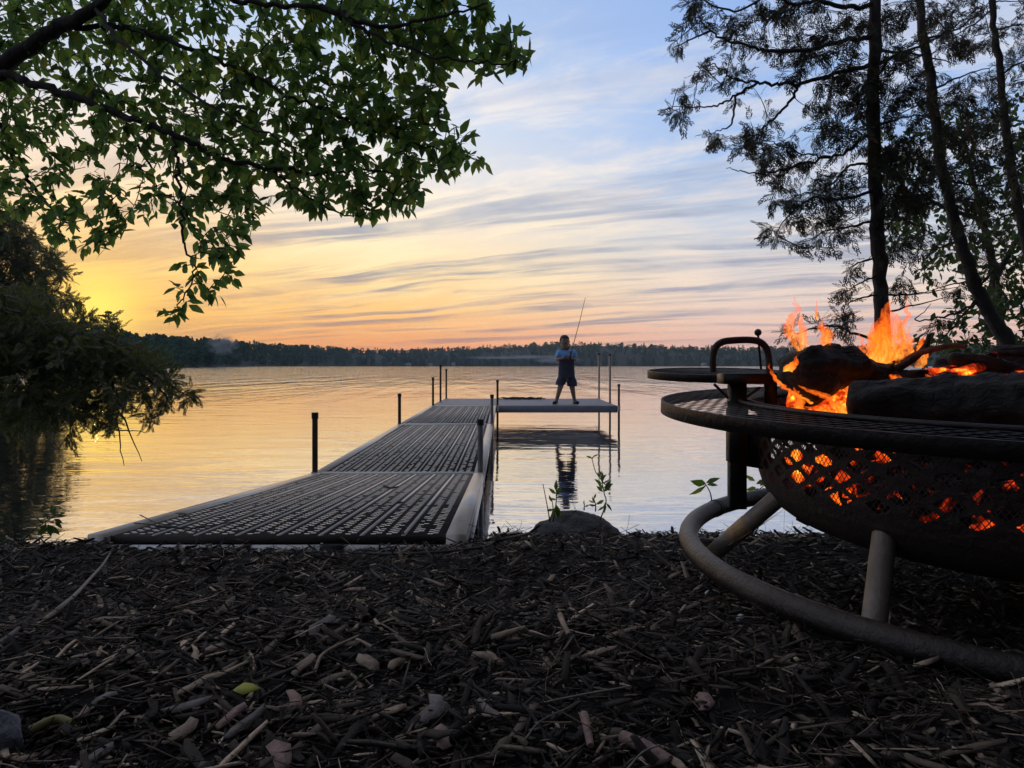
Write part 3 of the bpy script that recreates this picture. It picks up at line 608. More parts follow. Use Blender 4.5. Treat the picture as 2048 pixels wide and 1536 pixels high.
def leafy(name, label, cat, loc, stems, clumps, d0, dsp, material, seed, per, size, group=None, nl=6):
    rg = np.random.default_rng(seed); t = thing(name, label, cat, loc, group); g = G(); nodes = []
    for path, r0, r1 in stems:
        p = smoothpath(path, 6); g.tube(p, np.linspace(r0, r1, len(p)), 7); nodes.append(p)
    A = []
    for c in clumps:
        cx, cy, rr = c; n = max(3, int(per * (rr / 50) ** 2)); a = rg.random(n) * 6.28; q = rr * np.sqrt(rg.random(n))
        for u, v in zip(a, q): A.append(P(cx + v * math.cos(u), cy + v * math.sin(u), d0 + rg.normal(0, dsp)))
    A = np.array(A); A[:, 2] = np.maximum(A[:, 2], .35); dirs, paths = grow(g, np.concatenate(nodes), A, .004, .1, 0, 4, rg)
    g.build('trunk', M['bark'], t, True); bp = []; bd = []
    for p, dr in zip(paths, dirs):
        dr = dr / (np.linalg.norm(dr) + 1e-9)
        for q in range(nl):
            u = rg.uniform(.2, 1.0) * 4; i = min(int(u), 3); bp.append(p[i] + (p[i + 1] - p[i]) * (u - i) + rg.normal(0, .03, 3)); bd.append(dr + rg.normal(0, .6, 3))
    g2 = G(); leaves(g2, np.array(bp), np.array(bd), rg, size, .6, .8); g2.build('crown', material, t); return t
leafy('broadleaf_tree', 'round-leaved dark green tree growing behind the cedars on the right', 'tree', (6.4, 9.6, .1),
      [([(6.4, 9.6, .1), P(1990, 560, 9.5), P(1960, 420, 9.4), P(1930, 280, 9.4)], .07, .015), (PP([(1990, 560, 9.5), (2060, 420, 9.6), (2080, 280, 9.6)]), .04, .012), (PP([(1960, 440, 9.4), (1860, 400, 9.3), (1810, 340, 9.3)]), .03, .01)],
      [(1900, 310, 75), (1980, 280, 75), (2040, 240, 60), (1830, 330, 55), (1850, 420, 75), (1950, 420, 85), (2040, 410, 80), (1890, 490, 55), (2000, 500, 70), (2100, 470, 110), (2120, 320, 100), (1800, 460, 50), (1790, 380, 55), (1880, 540, 45), (1960, 560, 50), (2050, 540, 60), (1790, 290, 45), (1900, 250, 50)], 9.4, .5, M['bush'], 31, 17, (.07, .13))
leafy('shrub', 'low dark green shrub on the bank at the right edge behind the logs', 'shrub', (5.6, 8.2, .1),
      [([(5.6, 8.2, .1), P(2060, 690, 8.2), P(2040, 600, 8.2)], .03, .01), ([(5.6, 8.2, .1), P(1980, 700, 8.2)], .02, .008)],
      [(1860, 690, 40), (1830, 705, 26), (1900, 660, 40), (1950, 650, 45), (2000, 580, 45), (1920, 610, 30), (2040, 600, 55), (2060, 660, 70), (1985, 680, 40), (2030, 720, 60), (1930, 705, 30), (2110, 640, 80), (1990, 620, 26), (1900, 715, 24)], 8.2, .35, M['bush'], 32, 16, (.07, .13))

# near cedar drooping over the water on the left
trn = [np.array([-4.9, 5.4, .2]), np.array([-4.75, 5.35, 1.4]), np.array([-4.5, 5.3, 2.6]), np.array([-4.3, 5.3, 3.6])]
LN = [[(-230, 660, 5.35), (-60, 660, 5.4), (80, 680, 5.4), (200, 705, 5.4), (300, 745, 5.4), (390, 800, 5.3)], [(-230, 700, 5.35), (-60, 720, 5.5), (80, 760, 5.5), (180, 830, 5.5), (230, 860, 5.5), (290, 864, 5.5)], [(-260, 620, 5.3), (-80, 600, 5.2), (30, 620, 5.1), (110, 660, 5.1)],
      [(-230, 760, 5.35), (-80, 790, 5.2), (20, 800, 5.2), (90, 830, 5.2)], [(200, 705, 5.4), (260, 735, 5.3), (330, 790, 5.2), (325, 830, 5.2)], [(180, 710, 5.4), (232, 780, 5.3), (236, 850, 5.3), (247, 932, 5.3)], [(236, 790, 5.4), (252, 850, 5.4), (284, 922, 5.4)], [(120, 800, 5.5), (140, 850, 5.5), (145, 895, 5.5)]]
KN = [(20, 660, 60), (90, 680, 50), (30, 730, 70), (110, 740, 70), (180, 730, 60), (240, 740, 52), (300, 755, 38), (340, 780, 30), (372, 792, 20), (60, 800, 55), (140, 795, 50), (210, 800, 44), (270, 800, 34), (330, 815, 16), (20, 830, 40), (100, 840, 26), (180, 835, 22), (220, 850, 18), (146, 880, 14), (-80, 720, 90), (-100, 640, 80), (5, 600, 40), (300, 840, 10), (160, 690, 40), (230, 700, 36), (150, 650, 34), (215, 675, 34), (275, 715, 34), (70, 620, 46)]
conifer('cedar_tree', 'drooping dark evergreen boughs hanging low over the water at the left edge', 'tree', (-4.9, 5.4, .2), [(trn, .12, .05)], [PP(q) for q in LN], KN, 5.4, .25, M['hemlock'], 41, 36, (.07, .15), 8, .5, SPF, twig=.0022)
# tall pine further along the left shore, mirrored in the lake
trp = [np.array([-30.5, 40, -.2]), np.array([-30.2, 40, 4]), np.array([-30.0, 40, 9]), np.array([-29.8, 40, 13])]
LP_ = [[(-120, 560, 40), (-20, 520, 39), (80, 530, 38), (140, 552, 38)], [(-120, 600, 40), (20, 580, 39), (100, 590, 38.5), (150, 602, 38)], [(-120, 480, 40), (0, 450, 39), (60, 470, 39)], [(-120, 660, 40), (20, 625, 39), (120, 640, 38.5)], [(-120, 420, 40), (-10, 400, 39)], [(-120, 700, 40), (40, 690, 39), (110, 700, 39)]]
KP = [(20, 480, 45), (60, 520, 45), (105, 535, 26), (135, 550, 14), (40, 565, 50), (90, 590, 30), (130, 598, 16), (30, 620, 50), (90, 630, 34), (125, 645, 14), (20, 670, 50), (80, 690, 40), (-40, 520, 60), (-40, 620, 70), (-60, 440, 60), (10, 440, 30), (5, 720, 40), (150, 604, 6)]
conifer('pine_tree', 'tall shaggy dark pine on the left shore with boughs against the yellow sky', 'tree', (-30.5, 40, -.2), [(trp, .35, .1)], [PP(q) for q in LP_], KP, 39, 1.3, M['hemlock'], 42, 60, (.40, .85), 9, .25, SPF, twig=.016)

# trees on the wooded point across the left bay
rg = np.random.default_rng(8)
def pointtree(px, D0, top, label, kind, seed, wd=1.0):
    rg = np.random.default_rng(seed); b = P(px, 0, D0); b[2] = .2; H_ = CAMZ + (HZ - top) / F * D0 - .2
    t = thing('pine_tree' if kind == 'pine' else 'shore_tree', label, 'tree', tuple(b), 'trees on the wooded point'); g = G()
    g.tube([b, b + (0, 0, H_ * .5), b + (.1, 0, H_ * .93)], [H_ * .02, H_ * .014, H_ * .004], 7)
    if kind == 'pine':
        n = 520; lay = rg.integers(0, 7, n); h = .62 + .055 * lay + rg.normal(0, .010, n); rad = np.array([.10, .20, .24, .22, .24, .17, .08])[lay] * np.sqrt(rg.random(n)) * .8
        a = np.array([.3, 2.8, .2, 3.4, .1, 3.0, 1.0])[lay] + rg.normal(0, 1.0, n); s = .013
        for k in range(7): g.tube([b + (0, 0, H_ * (.62 + .05 * k)), b + (math.cos([.3, 2.8, .2, 3.4, .1, 3, 1][k]) * H_ * .15, math.sin(k) * .5, H_ * (.64 + .055 * k))], [.06, .02], 4)
    else:
        n = 2000; h = .10 + .9 * rg.random(n); rad = .34 * wd * np.sqrt(np.clip(1 - ((h - .5) / .52) ** 2, 0, 1)) * np.sqrt(rg.random(n)) * (1 + .25 * np.sin(h * 23 + rg.random())); a = rg.random(n) * 6.28; s = .018
    c = b + np.stack([rad * np.cos(a), rad * np.sin(a), h], 1) * H_
    g.build('trunk', M['bark'], t); g2 = G(); g2.inst(np.array([(-1, -.7, 0), (1, -.6, 0), (.2, 1, 0), (-.8, .5, .2)]), [np.array([(0, 1, 2, 3)])], randrot(rg, n) * (H_ * s * rg.uniform(.6, 1.4, n))[:, None, None], c)
    g2.build('crown', M['woods'], t)
pointtree(215, 150, 619, 'lone tufted pine silhouetted beside the setting sun', 'pine', 1)
for k, (px, D0, top, lb, wd) in enumerate([(20, 120, 626, 'dark bushy tree on the point, behind the shaggy pine', 1.1), (80, 128, 632, 'rounded dark tree on the point just left of the sun glow', 1.0), (125, 132, 640, 'bushy tree on the point where the sun glow touches its top', 1.0), (165, 136, 644, 'tree on the point directly under the sun', 1.1),
                                         (200, 140, 652, 'low tree on the point at the foot of the lone pine', .9), (228, 142, 652, 'small sloping tree on the point right of the lone pine', 1.0), (255, 146, 664, 'shorter dark tree where the point drops toward the bay', 1.0), (285, 150, 674, 'outermost low tree at the tip of the point', 1.2), (-60, 115, 610, 'tree on the point farthest to the left', 1.1), (320, 160, 684, 'last scrubby tree past the tip of the point', 1.3)]):
    pointtree(px, D0, top, lb, 'round', 50 + k, wd)

# cabins on the far shore
for k, (px, D0, wd, hgt, lb) in enumerate([(817, 745, 4.5, 2.2, 'tiny white boathouse on the far shore, leftmost of the row'), (861, 768, 4, 2.0, 'tiny pale cabin on the far shore just right of the white boathouse'), (907, 780, 3.4, 3.0, 'tiny gabled cabin with a tall pale roof on the far shore left of the mist'), (1408, 738, 5, 2.0, 'tiny cabin on the far shore seen left of the grill handle')]):
    c = P(px, 0, D0); t = thing('lake_cabin', lb, 'cabin', (c[0], c[1], .3), 'cabins on the far shore')
    G().box((c[0], c[1], .3 + hgt / 4), (wd, 5, hgt / 2)).build('wall', M['wall'], t)
    h0 = .3 + hgt / 2 + .01; a, b_ = wd / 2 + .4, 3.0
    G().add([(c[0] - a, c[1] - b_, h0), (c[0] + a, c[1] - b_, h0), (c[0] + a, c[1] + b_, h0), (c[0] - a, c[1] + b_, h0), (c[0], c[1] - b_, h0 + hgt / 2), (c[0], c[1] + b_, h0 + hgt / 2)], [np.array([(3, 2, 1, 0), (1, 2, 5, 4), (3, 0, 4, 5)]), np.array([(0, 1, 4), (2, 3, 5)])]).build('roof', M['roof'], t)
    G().box((c[0], c[1] - 2.52, .3 + hgt / 5), (wd * .2, .04, hgt * .3)).build('door', M['roof'], t)

# ------------------------------------------------------------------ dock
DZ = CAMZ - .80
def xl(y): return -1.447 - .011 * (np.asarray(y, float) - 5.48) + np.where(np.asarray(y) < 5.48, (5.48 - np.asarray(y, float)) * .009, 0)
WD = 1.235
dock = thing('dock', 'long aluminium dock with brown slotted decking and a grey platform at its end', 'dock', (-.83, 5.48, DZ))
def sect(y0, y1, z0, z1, seed, ramp=False):
    rg = np.random.default_rng(seed); L = y1 - y0
    def q(s, yy, dz=0.0):
        s = np.asarray(s, float); yy = np.asarray(yy, float); return np.stack([xl(yy) + s * WD + 0 * yy, yy + 0 * s, z0 + (z1 - z0) * (yy - y0) / L + dz + 0 * s], -1)
    def slab(g, s0, s1, a, b, top, bot, mi=0):
        g.hexa(np.array([q(s0, a, bot), q(s1, a, bot), q(s1, b, bot), q(s0, b, bot), q(s0, a, top), q(s1, a, top), q(s1, b, top), q(s0, b, top)]), mi)
    rail = .052
    g = G(); m = .012; slab(g, rail + .004, 1 - rail - .004, y0 + m, y1 - m, 0.0, -.022, 0)
    npl = 8; s0, s1 = rail + .004, 1 - rail - .004; pw = (s1 - s0) / npl
    tv = []; tf = []
    for i in range(npl):
        if i: slab(g, s0 + i * pw - .0052, s0 + i * pw + .0052, y0 + m + .01, y1 - m - .01, .0035, -.002, 2)
        for cidx in range(4):
            sc = s0 + (i + (.25, .37, .63, .75)[cidx]) * pw
            yy = np.arange(y0 + .05 + .023 * (cidx % 2), y1 - .05, .046); yy = yy + rg.normal(0, .0012, len(yy)); yy = yy[rg.random(len(yy)) > .12]
            hw, hl = .0072, .0062
            V = np.stack([q(sc - hw, yy - hl, .003), q(sc + hw, yy - hl, .003), q(sc + hw, yy + hl, .003), q(sc - hw, yy + hl, .003)], 1).reshape(-1, 3)
            g.add(V, np.arange(len(V)).reshape(-1, 4), 1)
    g.build('deck_panel', [M['deck'], M['slot_glint'], M['rib']], dock)
    for a, b in ((0, rail), (1 - rail, 1)):
        g = G(); slab(g, a, b, y0, y1, .008, -.13); slab(g, a - .004 if a == 0 else b, a if a == 0 else b + .004, y0 + .01, y1 - .01, -.01, -.05)
        g.build('side_rail', M['alu'], dock)
    g = G(); slab(g, rail + .002, 1 - rail - .002, y1 - .045, y1 + .008, .014, -.06); g.build('cross_beam', M['alu_sheen'], dock)
    if ramp:
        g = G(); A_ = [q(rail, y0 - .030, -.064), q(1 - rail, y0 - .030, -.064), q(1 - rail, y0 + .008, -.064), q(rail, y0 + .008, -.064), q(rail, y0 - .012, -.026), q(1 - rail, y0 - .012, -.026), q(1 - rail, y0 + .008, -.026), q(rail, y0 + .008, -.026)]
        g.hexa(np.array(A_)); g.build('cross_beam', M['alu_sheen'], dock)
        for s in (.10, .42, .62):
            g = G(); slab(g, s, s + (.06 if s > .6 else .016), y0 - .034, y0 + .02, -.0225, -.070); g.build('bracket', M['cap'], dock)
sect(2.45, 5.46, CAMZ - .565, DZ, 1, True); sect(5.50, 9.90, DZ, DZ, 2); sect(9.94, 14.28, DZ, DZ, 3)
# platform
px0, px1, py0, py1 = float(xl(15)) + .0, 2.01, 14.32, 17.4
g = G(); nb = 7
for i in range(nb):
    a = py0 + .02 + (py1 - py0 - .04) * i / nb; b = a + (py1 - py0 - .04) / nb - .012
    g.box(((px0 + px1) / 2, (a + b) / 2, DZ - .012), (px1 - px0 - .06, b - a, .026))
g.build('platform_deck', M['greydeck'], dock)
g = G()
for a, b, c_, d_ in ((px0, px1, py0 - .02, py0 + .018), (px0, px1, py1 - .018, py1 + .02)): g.box(((a + b) / 2, (c_ + d_) / 2, DZ - .065), (b - a, d_ - c_, .125))
g.box((px1 - .012, (py0 + py1) / 2, DZ - .063), (.03, py1 - py0 - .05, .123)); g.box((px0 + .012, (py0 + py1) / 2, DZ - .063), (.03, py1 - py0 - .05, .123))
g.build('platform_frame', M['greydeck'], dock)
for px, D0, top, mm in [(630, 5.48, 825, 'post'), (961, 5.48, 838, 'greypost'), (799, 9.92, 787, 'post'), (984, 9.92, 789, 'greypost'), (866, 14.3, 755, 'post'), (995, 14.24, 760, 'post'), (881, 15.8, 730, 'post'), (892.5, 17.42, 738, 'post'),
                        (1198, 17.44, 706, 'greypost'), (1216, 15.6, 708, 'greypost'), (1236.5, 14.3, 768, 'post')]:
    c = P(px, top, D0)
    if px > 1200: c[0] = max(c[0], px1 + .028)
    po = G().tube([(c[0], c[1], -1.0), (c[0], c[1], c[2] - .03)], .021, 10).build('post', M[mm], dock, True)
    cp = G(); cp.tube([(c[0], c[1], c[2] - .045), (c[0], c[1], c[2])], .0255, 12); o = cp.build('cap', M['cap'], None, True); o.parent = po; o.matrix_parent_inverse = Matrix.Identity(4)
    fl = G().tube([(c[0], c[1], DZ - .10), (c[0], c[1], DZ + .012)], .029, 10).build('collar', M['alu'], None, True); fl.parent = po
# weed heap and litter on the dock
rg = np.random.default_rng(3)
g = G()
for k in range(70):
    c = np.array([rg.normal(.22, .18), rg.normal(16.9, .12), DZ + .008 + .03 * rg.random() * (1 if rg.random() < .6 else .3)]); a = rg.random() * 6.28; L = rg.uniform(.05, .16)
    p = [c, c + (math.cos(a) * L, math.sin(a) * L, .02), c + (math.cos(a + .8) * 1.7 * L, math.sin(a + .8) * 1.7 * L, -.005)]; p = np.array(p); p[:, 2] = np.maximum(p[:, 2], DZ + .006); g.tube(p, .007, 4)
tag(g.build('weed_heap', M['rope']), 'dark straggling heap of weed lying on the grey dock platform', 'weed')
def deckz(y): return CAMZ - .565 + (DZ - CAMZ + .565) * (y - 2.45) / 3.01
def decktwig(pts, r, label, name='twig', cat='twig', m='darkstick', group='twigs lying on the dock ramp'):
    q = []
    for px, py, lift in pts:
        y = 3.0
        for _ in range(30): y = (CAMZ - deckz(y) - .006 - lift) * F / (py - HZ)
        q.append(P(px, py, y))
    tag(G().tube(smoothpath(q, 4), np.linspace(r, r * .5, (len(q) - 1) * 4 + 1), 6).build(name, M[m], None, True), label, cat, group)
decktwig([(310, 1052, 0), (380, 1056, 0), (440, 1048, 0), (480, 1042, .004)], .003, 'longest dark twig lying across the ramp planks near the left rail')
decktwig([(268, 1046, .005), (310, 1050, 0), (345, 1054, 0)], .002, 'thin forked twig hanging over the left rail of the ramp')
decktwig([(280, 1030, .02), (300, 1040, .006), (325, 1052, 0)], .002, 'thin twig sticking up past the left rail of the ramp')
decktwig([(845, 1012, 0), (890, 1010, 0), (945, 1012, 0)], .0018, 'dark hair-thin twig lying across the right rail of the ramp')
decktwig([(850, 1042, 0), (900, 1046, 0), (935, 1048, 0), (965, 1060, 0)], .0018, 'thin twig drooping over the right rail near the ramp foot')
decktwig([(768, 972, .004), (783, 976, .002), (797, 973, .010)], .007, 'curled dark dead leaf on the middle of the ramp', 'dead_leaf', 'leaf', 'darkstick', 'dead leaves on the ramp')
decktwig([(793, 1006, 0), (806, 1004, .004)], .006, 'small dark leaf scrap on the ramp right of the curled leaf', 'dead_leaf', 'leaf', 'darkstick', 'dead leaves on the ramp')
decktwig([(352, 1028, 0), (368, 1027, .004), (380, 1030, 0)], .006, 'orange-brown leaf scrap on the ramp beside the left rail', 'dead_leaf', 'leaf', 'chip_tan', 'dead leaves on the ramp')

# ------------------------------------------------------------------ boy on the platform
def skinbody(name, verts, edges, rad, m, parent, sub=2):
    me = bpy.data.meshes.new(name); me.from_pydata([tuple(v) for v in verts], edges, []); o = bpy.data.objects.new(name, me); C.objects.link(o)
    o.modifiers.new('skin', 'SKIN'); sv = me.skin_vertices[0].data
    for i, r in enumerate(rad): sv[i].radius = r if isinstance(r, tuple) else (r, r)
    sv[0].use_root = True
    s = o.modifiers.new('sub', 'SUBSURF'); s.levels = sub; s.render_levels = sub
    me.materials.append(m); o.modifiers['skin'].use_smooth_shade = True
    if parent is not None: o.parent = parent
    return o
bx, by = 1.09, 15.0
boy = thing('person', 'dark-haired boy in a blue-shouldered shirt and dark shorts, holding a fishing rod on the platform', 'person', (bx, by, DZ + .002))
# local: x right in picture, y toward lake (camera looks along +y, he faces the camera), z up
B = [(0, 0, .56), (0, 0, .70), (0, .0, .86), (0, .01, 1.00), (-.01, .0, 1.09), (-.03, -.03, 1.145), (-.045, -.07, 1.20), (-.05, -.065, 1.275), (-.05, -.035, 1.335),
     (.15, .01, 1.03), (.195, -.03, .87), (.13, -.15, .895), (.03, -.20, .92), (-.15, .01, 1.03), (-.205, -.04, .88), (-.17, -.14, .90), (-.08, -.20, .925),
     (.085, 0, .50), (.115, -.03, .30), (.165, .01, .08), (.175, 0, .045), (.19, -.09, .03), (-.085, 0, .50), (-.145, -.03, .30), (-.20, .01, .08), (-.215, 0, .045), (-.26, -.075, .03)]
BE = [(0, 1), (1, 2), (2, 3), (3, 4), (4, 5), (5, 6), (6, 7), (7, 8), (3, 9), (9, 10), (10, 11), (11, 12), (3, 13), (13, 14), (14, 15), (15, 16), (0, 17), (17, 18), (18, 19), (19, 20), (20, 21), (0, 22), (22, 23), (23, 24), (24, 25), (25, 26)]
BR = [(.13, .105), (.135, .10), (.135, .10), (.12, .085), (.05, .05), (.058, .065), (.082, .095), (.086, .10), (.06, .07), .05, .038, .032, .024, .05, .038, .032, .024, .08, .055, .036, .034, .028, .08, .055, .036, .034, .028]
skinbody('body', B, BE, BR, M['skin'], boy)
# shirt: blue yoke and sleeves over a navy lower half
S1 = [(0, .0, .88), (0, .0, .94), (0, .008, 1.01), (0, .008, 1.075), (.15, .01, 1.03), (.192, -.015, .905), (-.15, .01, 1.03), (-.198, -.02, .915)]
skinbody('shirt', S1, [(0, 1), (1, 2), (2, 3), (2, 4), (4, 5), (2, 6), (6, 7)], [(.155, .118), (.152, .115), (.14, .103), (.085, .07), .068, .058, .068, .058], M['shirt'], boy)
def loft(rings, m, name, n=16):
    g = G(); a = np.arange(n) / n * 2 * math.pi; V = np.concatenate([np.stack([x + rx * np.cos(a), y + ry * np.sin(a), np.full(n, z)], 1) for x, y, z, rx, ry in rings]); k = np.arange(n)
    g.add(V, np.concatenate([np.stack([i * n + k, i * n + (k + 1) % n, (i + 1) * n + (k + 1) % n, (i + 1) * n + k], 1) for i in range(len(rings) - 1)]))
    o = g.build(name, m, None, True); o.parent = boy; return o
loft([(0, 0, .52, .172, .132), (0, 0, .60, .170, .130), (0, 0, .72, .164, .126), (0, 0, .84, .158, .122), (0, 0, .93, .153, .118), (0, 0, .945, .142, .108)], M['navy'], 'shirt_lower')
loft([(.112, -.012, .355, .104, .108), (.108, -.008, .45, .102, .108), (.085, 0, .54, .088, .115), (.06, 0, .60, .08, .115)], M['navy'], 'shorts_leg')
loft([(-.128, -.012, .385, .100, .104), (-.112, -.008, .46, .100, .108), (-.085, 0, .54, .088, .115), (-.06, 0, .60, .08, .115)], M['navy'], 'shorts_leg')
boy.rotation_euler = (0, 0, R(9))
# hair cap, ears, face, fingers, shoes
rgp = np.random.default_rng(4)
hc = np.array([-.05, -.052, 1.275]); u, v = np.meshgrid(np.linspace(0, 2 * math.pi, 25)[:-1], np.linspace(0.0, 1.75, 10), indexing='ij')
rr = 1 + .05 * np.sin(u * 5 + v * 7) * (v > .2); lim = np.where(np.sin(u) < -.2, np.minimum(v, 1.12), v)
hv = np.stack([np.sin(lim) * np.cos(u) * .098 * rr, np.sin(lim) * np.sin(u) * .112 * rr + .006, np.cos(lim) * .105 * rr], 2) + hc
idx = np.arange(24 * 10).reshape(24, 10); i2 = np.roll(idx, -1, 0)
G().add(hv.reshape(-1, 3), np.stack([idx[:, :-1], idx[:, 1:], i2[:, 1:], i2[:, :-1]], 2).reshape(-1, 4)).build('hair', M['hair'], None, True).parent = boy
def ball(g, c, r, n=8, mi=0):
    a = np.linspace(0, math.pi, n); rr_ = np.sin(a); g_ = []
    g.lathe([(max(1e-4, r[0] * math.sin(t)), -r[2] * math.cos(t)) for t in a], c, 12, mi)
for sx in (-.093, .093):
    g = G(); ball(g, hc + (sx, .0, -.03), (.014, .01, .026)); g.build('ear', M['skin'], None, True).parent = boy
g = G(); g.tube([hc + (0, -.098, -.0), hc + (0, -.122, -.035), hc + (0, -.108, -.043)], [.007, .014, .008], 8); g.build('nose', M['skin'], None, True).parent = boy
for sx in (-.035, .035):
    g = G(); ball(g, hc + (sx, -.094, -.004), (.011, .006, .006)); g.build('eye', M['hair'], None, True).parent = boy
g = G(); g.tube([hc + (-.026, -.094, -.068), hc + (0, -.10, -.07), hc + (.026, -.094, -.068)], .0045, 6); g.build('mouth', M['hair'], None, True).parent = boy
g = G()
for c, sgn in (((.03, -.20, .92), -1), ((-.08, -.20, .925), 1)):
    for k in range(4): g.tube([np.array(c) + (sgn * .01, -.004, .022 - .013 * k), np.array(c) + (sgn * .045, -.022, .018 - .013 * k), np.array(c) + (sgn * (.058 - .004 * abs(k - 1)), -.004, .013 - .013 * k)], [.0085, .0075, .006], 6)
    g.tube([np.array(c) + (0, -.01, .026), np.array(c) + (sgn * .022, -.026, .038), np.array(c) + (sgn * .04, -.024, .04)], [.010, .009, .007], 6)
g.build('fingers', M['skin'], None, True).parent = boy
for c, e in (((.172, .03, .035), (.195, -.135, .028)), ((-.207, .03, .035), (-.275, -.115, .028))):
    g = G(); c = np.array(c); e = np.array(e); g.tube([c + (0, .01, 0), c, c * .5 + e * .5 + (0, 0, .006), e, e + (e - c) * .1], [.025, .045, .044, .040, .020], 10, flat=.8); g.build('shoe', M['shoe'], None, True).parent = boy
rod = thing('fishing_rod', 'thin fishing rod with a small red reel held upright by the boy', 'fishing rod', (bx + .07, by - .2, DZ + .95))
def RW(px, py, dd): return P(px, py, dd)
G().tube(smoothpath([RW(1139, 722, 14.77), RW(1143, 704, 14.78), RW(1150, 677, 14.8), RW(1160, 640, 14.82), RW(1168, 606, 14.85), RW(1171, 595, 14.86)], 5), np.linspace(.009, .0035, 26), 6).build('blank', M['darkstick'], rod, True)
G().tube([RW(1138.5, 724, 14.77), RW(1143, 704, 14.78)], .014, 8).build('grip', M['cap'], rod, True)
g = G(); c = RW(1140.5, 704, 14.73); g.tube([c + (-.02, 0, 0), c + (.02, 0, 0)], .026, 12); g.tube([c + (.02, 0, 0), c + (.045, -.02, .01)], .005, 6); g.build('reel', M['red'], rod, True)

# ------------------------------------------------------------------ fire pit
PC = np.array([1.13, 1.615]); RZ, HT = CAMZ - .409, .322      # ring centre height, table height above the ring
RR, RT, RB = .73, .795, .575
TY = -.022
nrm = np.array([0, TY, 1.0]); nrm /= np.linalg.norm(nrm); ux = np.array([1.0, 0, 0]); uy = np.cross(nrm, ux)
def pit(v):
    """local pit coordinates (z from the ring plane) to the world"""
    v = np.asarray(v, float); return np.array([PC[0], PC[1], RZ]) + v[:, 0:1] * ux + v[:, 1:2] * uy + v[:, 2:3] * nrm
pitroot = thing('fire_pit', 'round dark steel fire pit with grated table rim, diamond-cut bowl and tubular foot ring', 'fire pit', (PC[0], PC[1], RZ - .1))
a = np.linspace(0, 2 * math.pi, 129)[:-1]
g = G(); g.tube(np.stack([RR * np.cos(a), RR * np.sin(a), 0 * a], 1), .0225, 16, closed=True); g.build('foot_ring', M['tube'], pitroot, True, pit)
g = G(); j0 = R(141); g.tube([np.array([RR * math.cos(j0 - .012), RR * math.sin(j0 - .012), 0]), np.array([RR * math.cos(j0 + .012), RR * math.sin(j0 + .012), 0])], .0240, 16); g.build('ring_joint', M['cap'], pitroot, True, pit)
g = G()
g.lathe([(RT, HT + .001), (RT + .001, HT - .027), (RT - .005, HT - .027), (RT - .005, HT + .001), (RT, HT + .001)], n=160); g.build('table_rim', M['pit'], pitroot, True, pit)
# table grate: crossing flat bars clipped to the annulus
g = G(); ri, ro = RB + .022, RT - .006
def chords(off):
    out = []
    if abs(off) < ro:
        e = math.sqrt(ro * ro - off * off)
        if abs(off) < ri: i_ = math.sqrt(ri * ri - off * off); out = [(-e, -i_), (i_, e)]
        else: out = [(-e, e)]
    return out
for ang, dz in ((R(24), 0), (R(118), .0007)):
    c_, s_ = math.cos(ang), math.sin(ang)
    for off in np.arange(-ro + .01, ro, .031):
        for t0, t1 in chords(off):
            L = t1 - t0; m_ = (t0 + t1) / 2; g.box((c_ * m_ - s_ * off, s_ * m_ + c_ * off, HT - .003 + dz), (L, .0036, .0010), ang)
g.build('table_grate', M['pit'], pitroot, False, pit)
g = G(); g.lathe([(ri + .004, HT + .004), (ri + .004, HT - .018), (ri - .004, HT - .018), (ri - .004, HT + .004), (ri + .004, HT + .004)], n=128); g.tube(np.stack([(ri + .022) * np.cos(a), (ri + .022) * np.sin(a), 0 * a + HT + .001], 1), .004, 6, closed=True)
g.build('inner_rim', M['pit'], pitroot, True, pit)
# bowl with diamond openings
PR = np.array([(HT - d_, r_) for d_, r_ in ((.012, RB), (.06, RB), (.10, RB), (.165, .571), (.198, .560), (.228, .540), (.253, .506), (.272, .455), (.285, .39), (.294, .30), (.299, .15), (.300, .002))])
ss = np.concatenate([[0], np.cumsum(np.hypot(np.diff(PR[:, 0]), np.diff(PR[:, 1])))])
def prof(s): return np.interp(s, ss, PR[:, 1]), np.interp(s, ss, PR[:, 0])
NC, NU = 46, 46 * 22; colw = 2 * math.pi * RB / NC
vs = np.concatenate([np.linspace(0, .215, 87), np.linspace(.225, ss[-1], 26)]); us = np.arange(NU) / NU
r_, z_v = prof(vs); th = us * 2 * math.pi
V = np.stack([r_[None] * np.cos(th)[:, None], r_[None] * np.sin(th)[:, None], np.broadcast_to(z_v[None], (NU, len(vs)))], 2)
uc = (us + .5 / NU) * NC; vc = (vs[1:] + vs[:-1]) / 2; hole = np.zeros((NU, len(vs) - 1), bool); row0, rh = .037, .0215
for rI in range(6):
    vcen = row0 + rI * rh; off = .5 * (rI % 2); du = np.abs((uc - off) % 1.0 - .5) * colw; dv = np.abs(vc - vcen)
    wv = .0132 * np.sqrt(np.clip(1 - (du / .0235), 0, 1)) * (1 - .25 * np.clip(du / .0235, 0, 1))
    hole |= dv[None] < wv[:, None]
idx = np.arange(NU * len(vs)).reshape(NU, len(vs)); i2 = np.roll(idx, -1, 0)
q = np.stack([idx[:, :-1], i2[:, :-1], i2[:, 1:], idx[:, 1:]], 2)[~hole]
G().add(V.reshape(-1, 3), q).build('bowl', M['rust'], pitroot, True, pit)
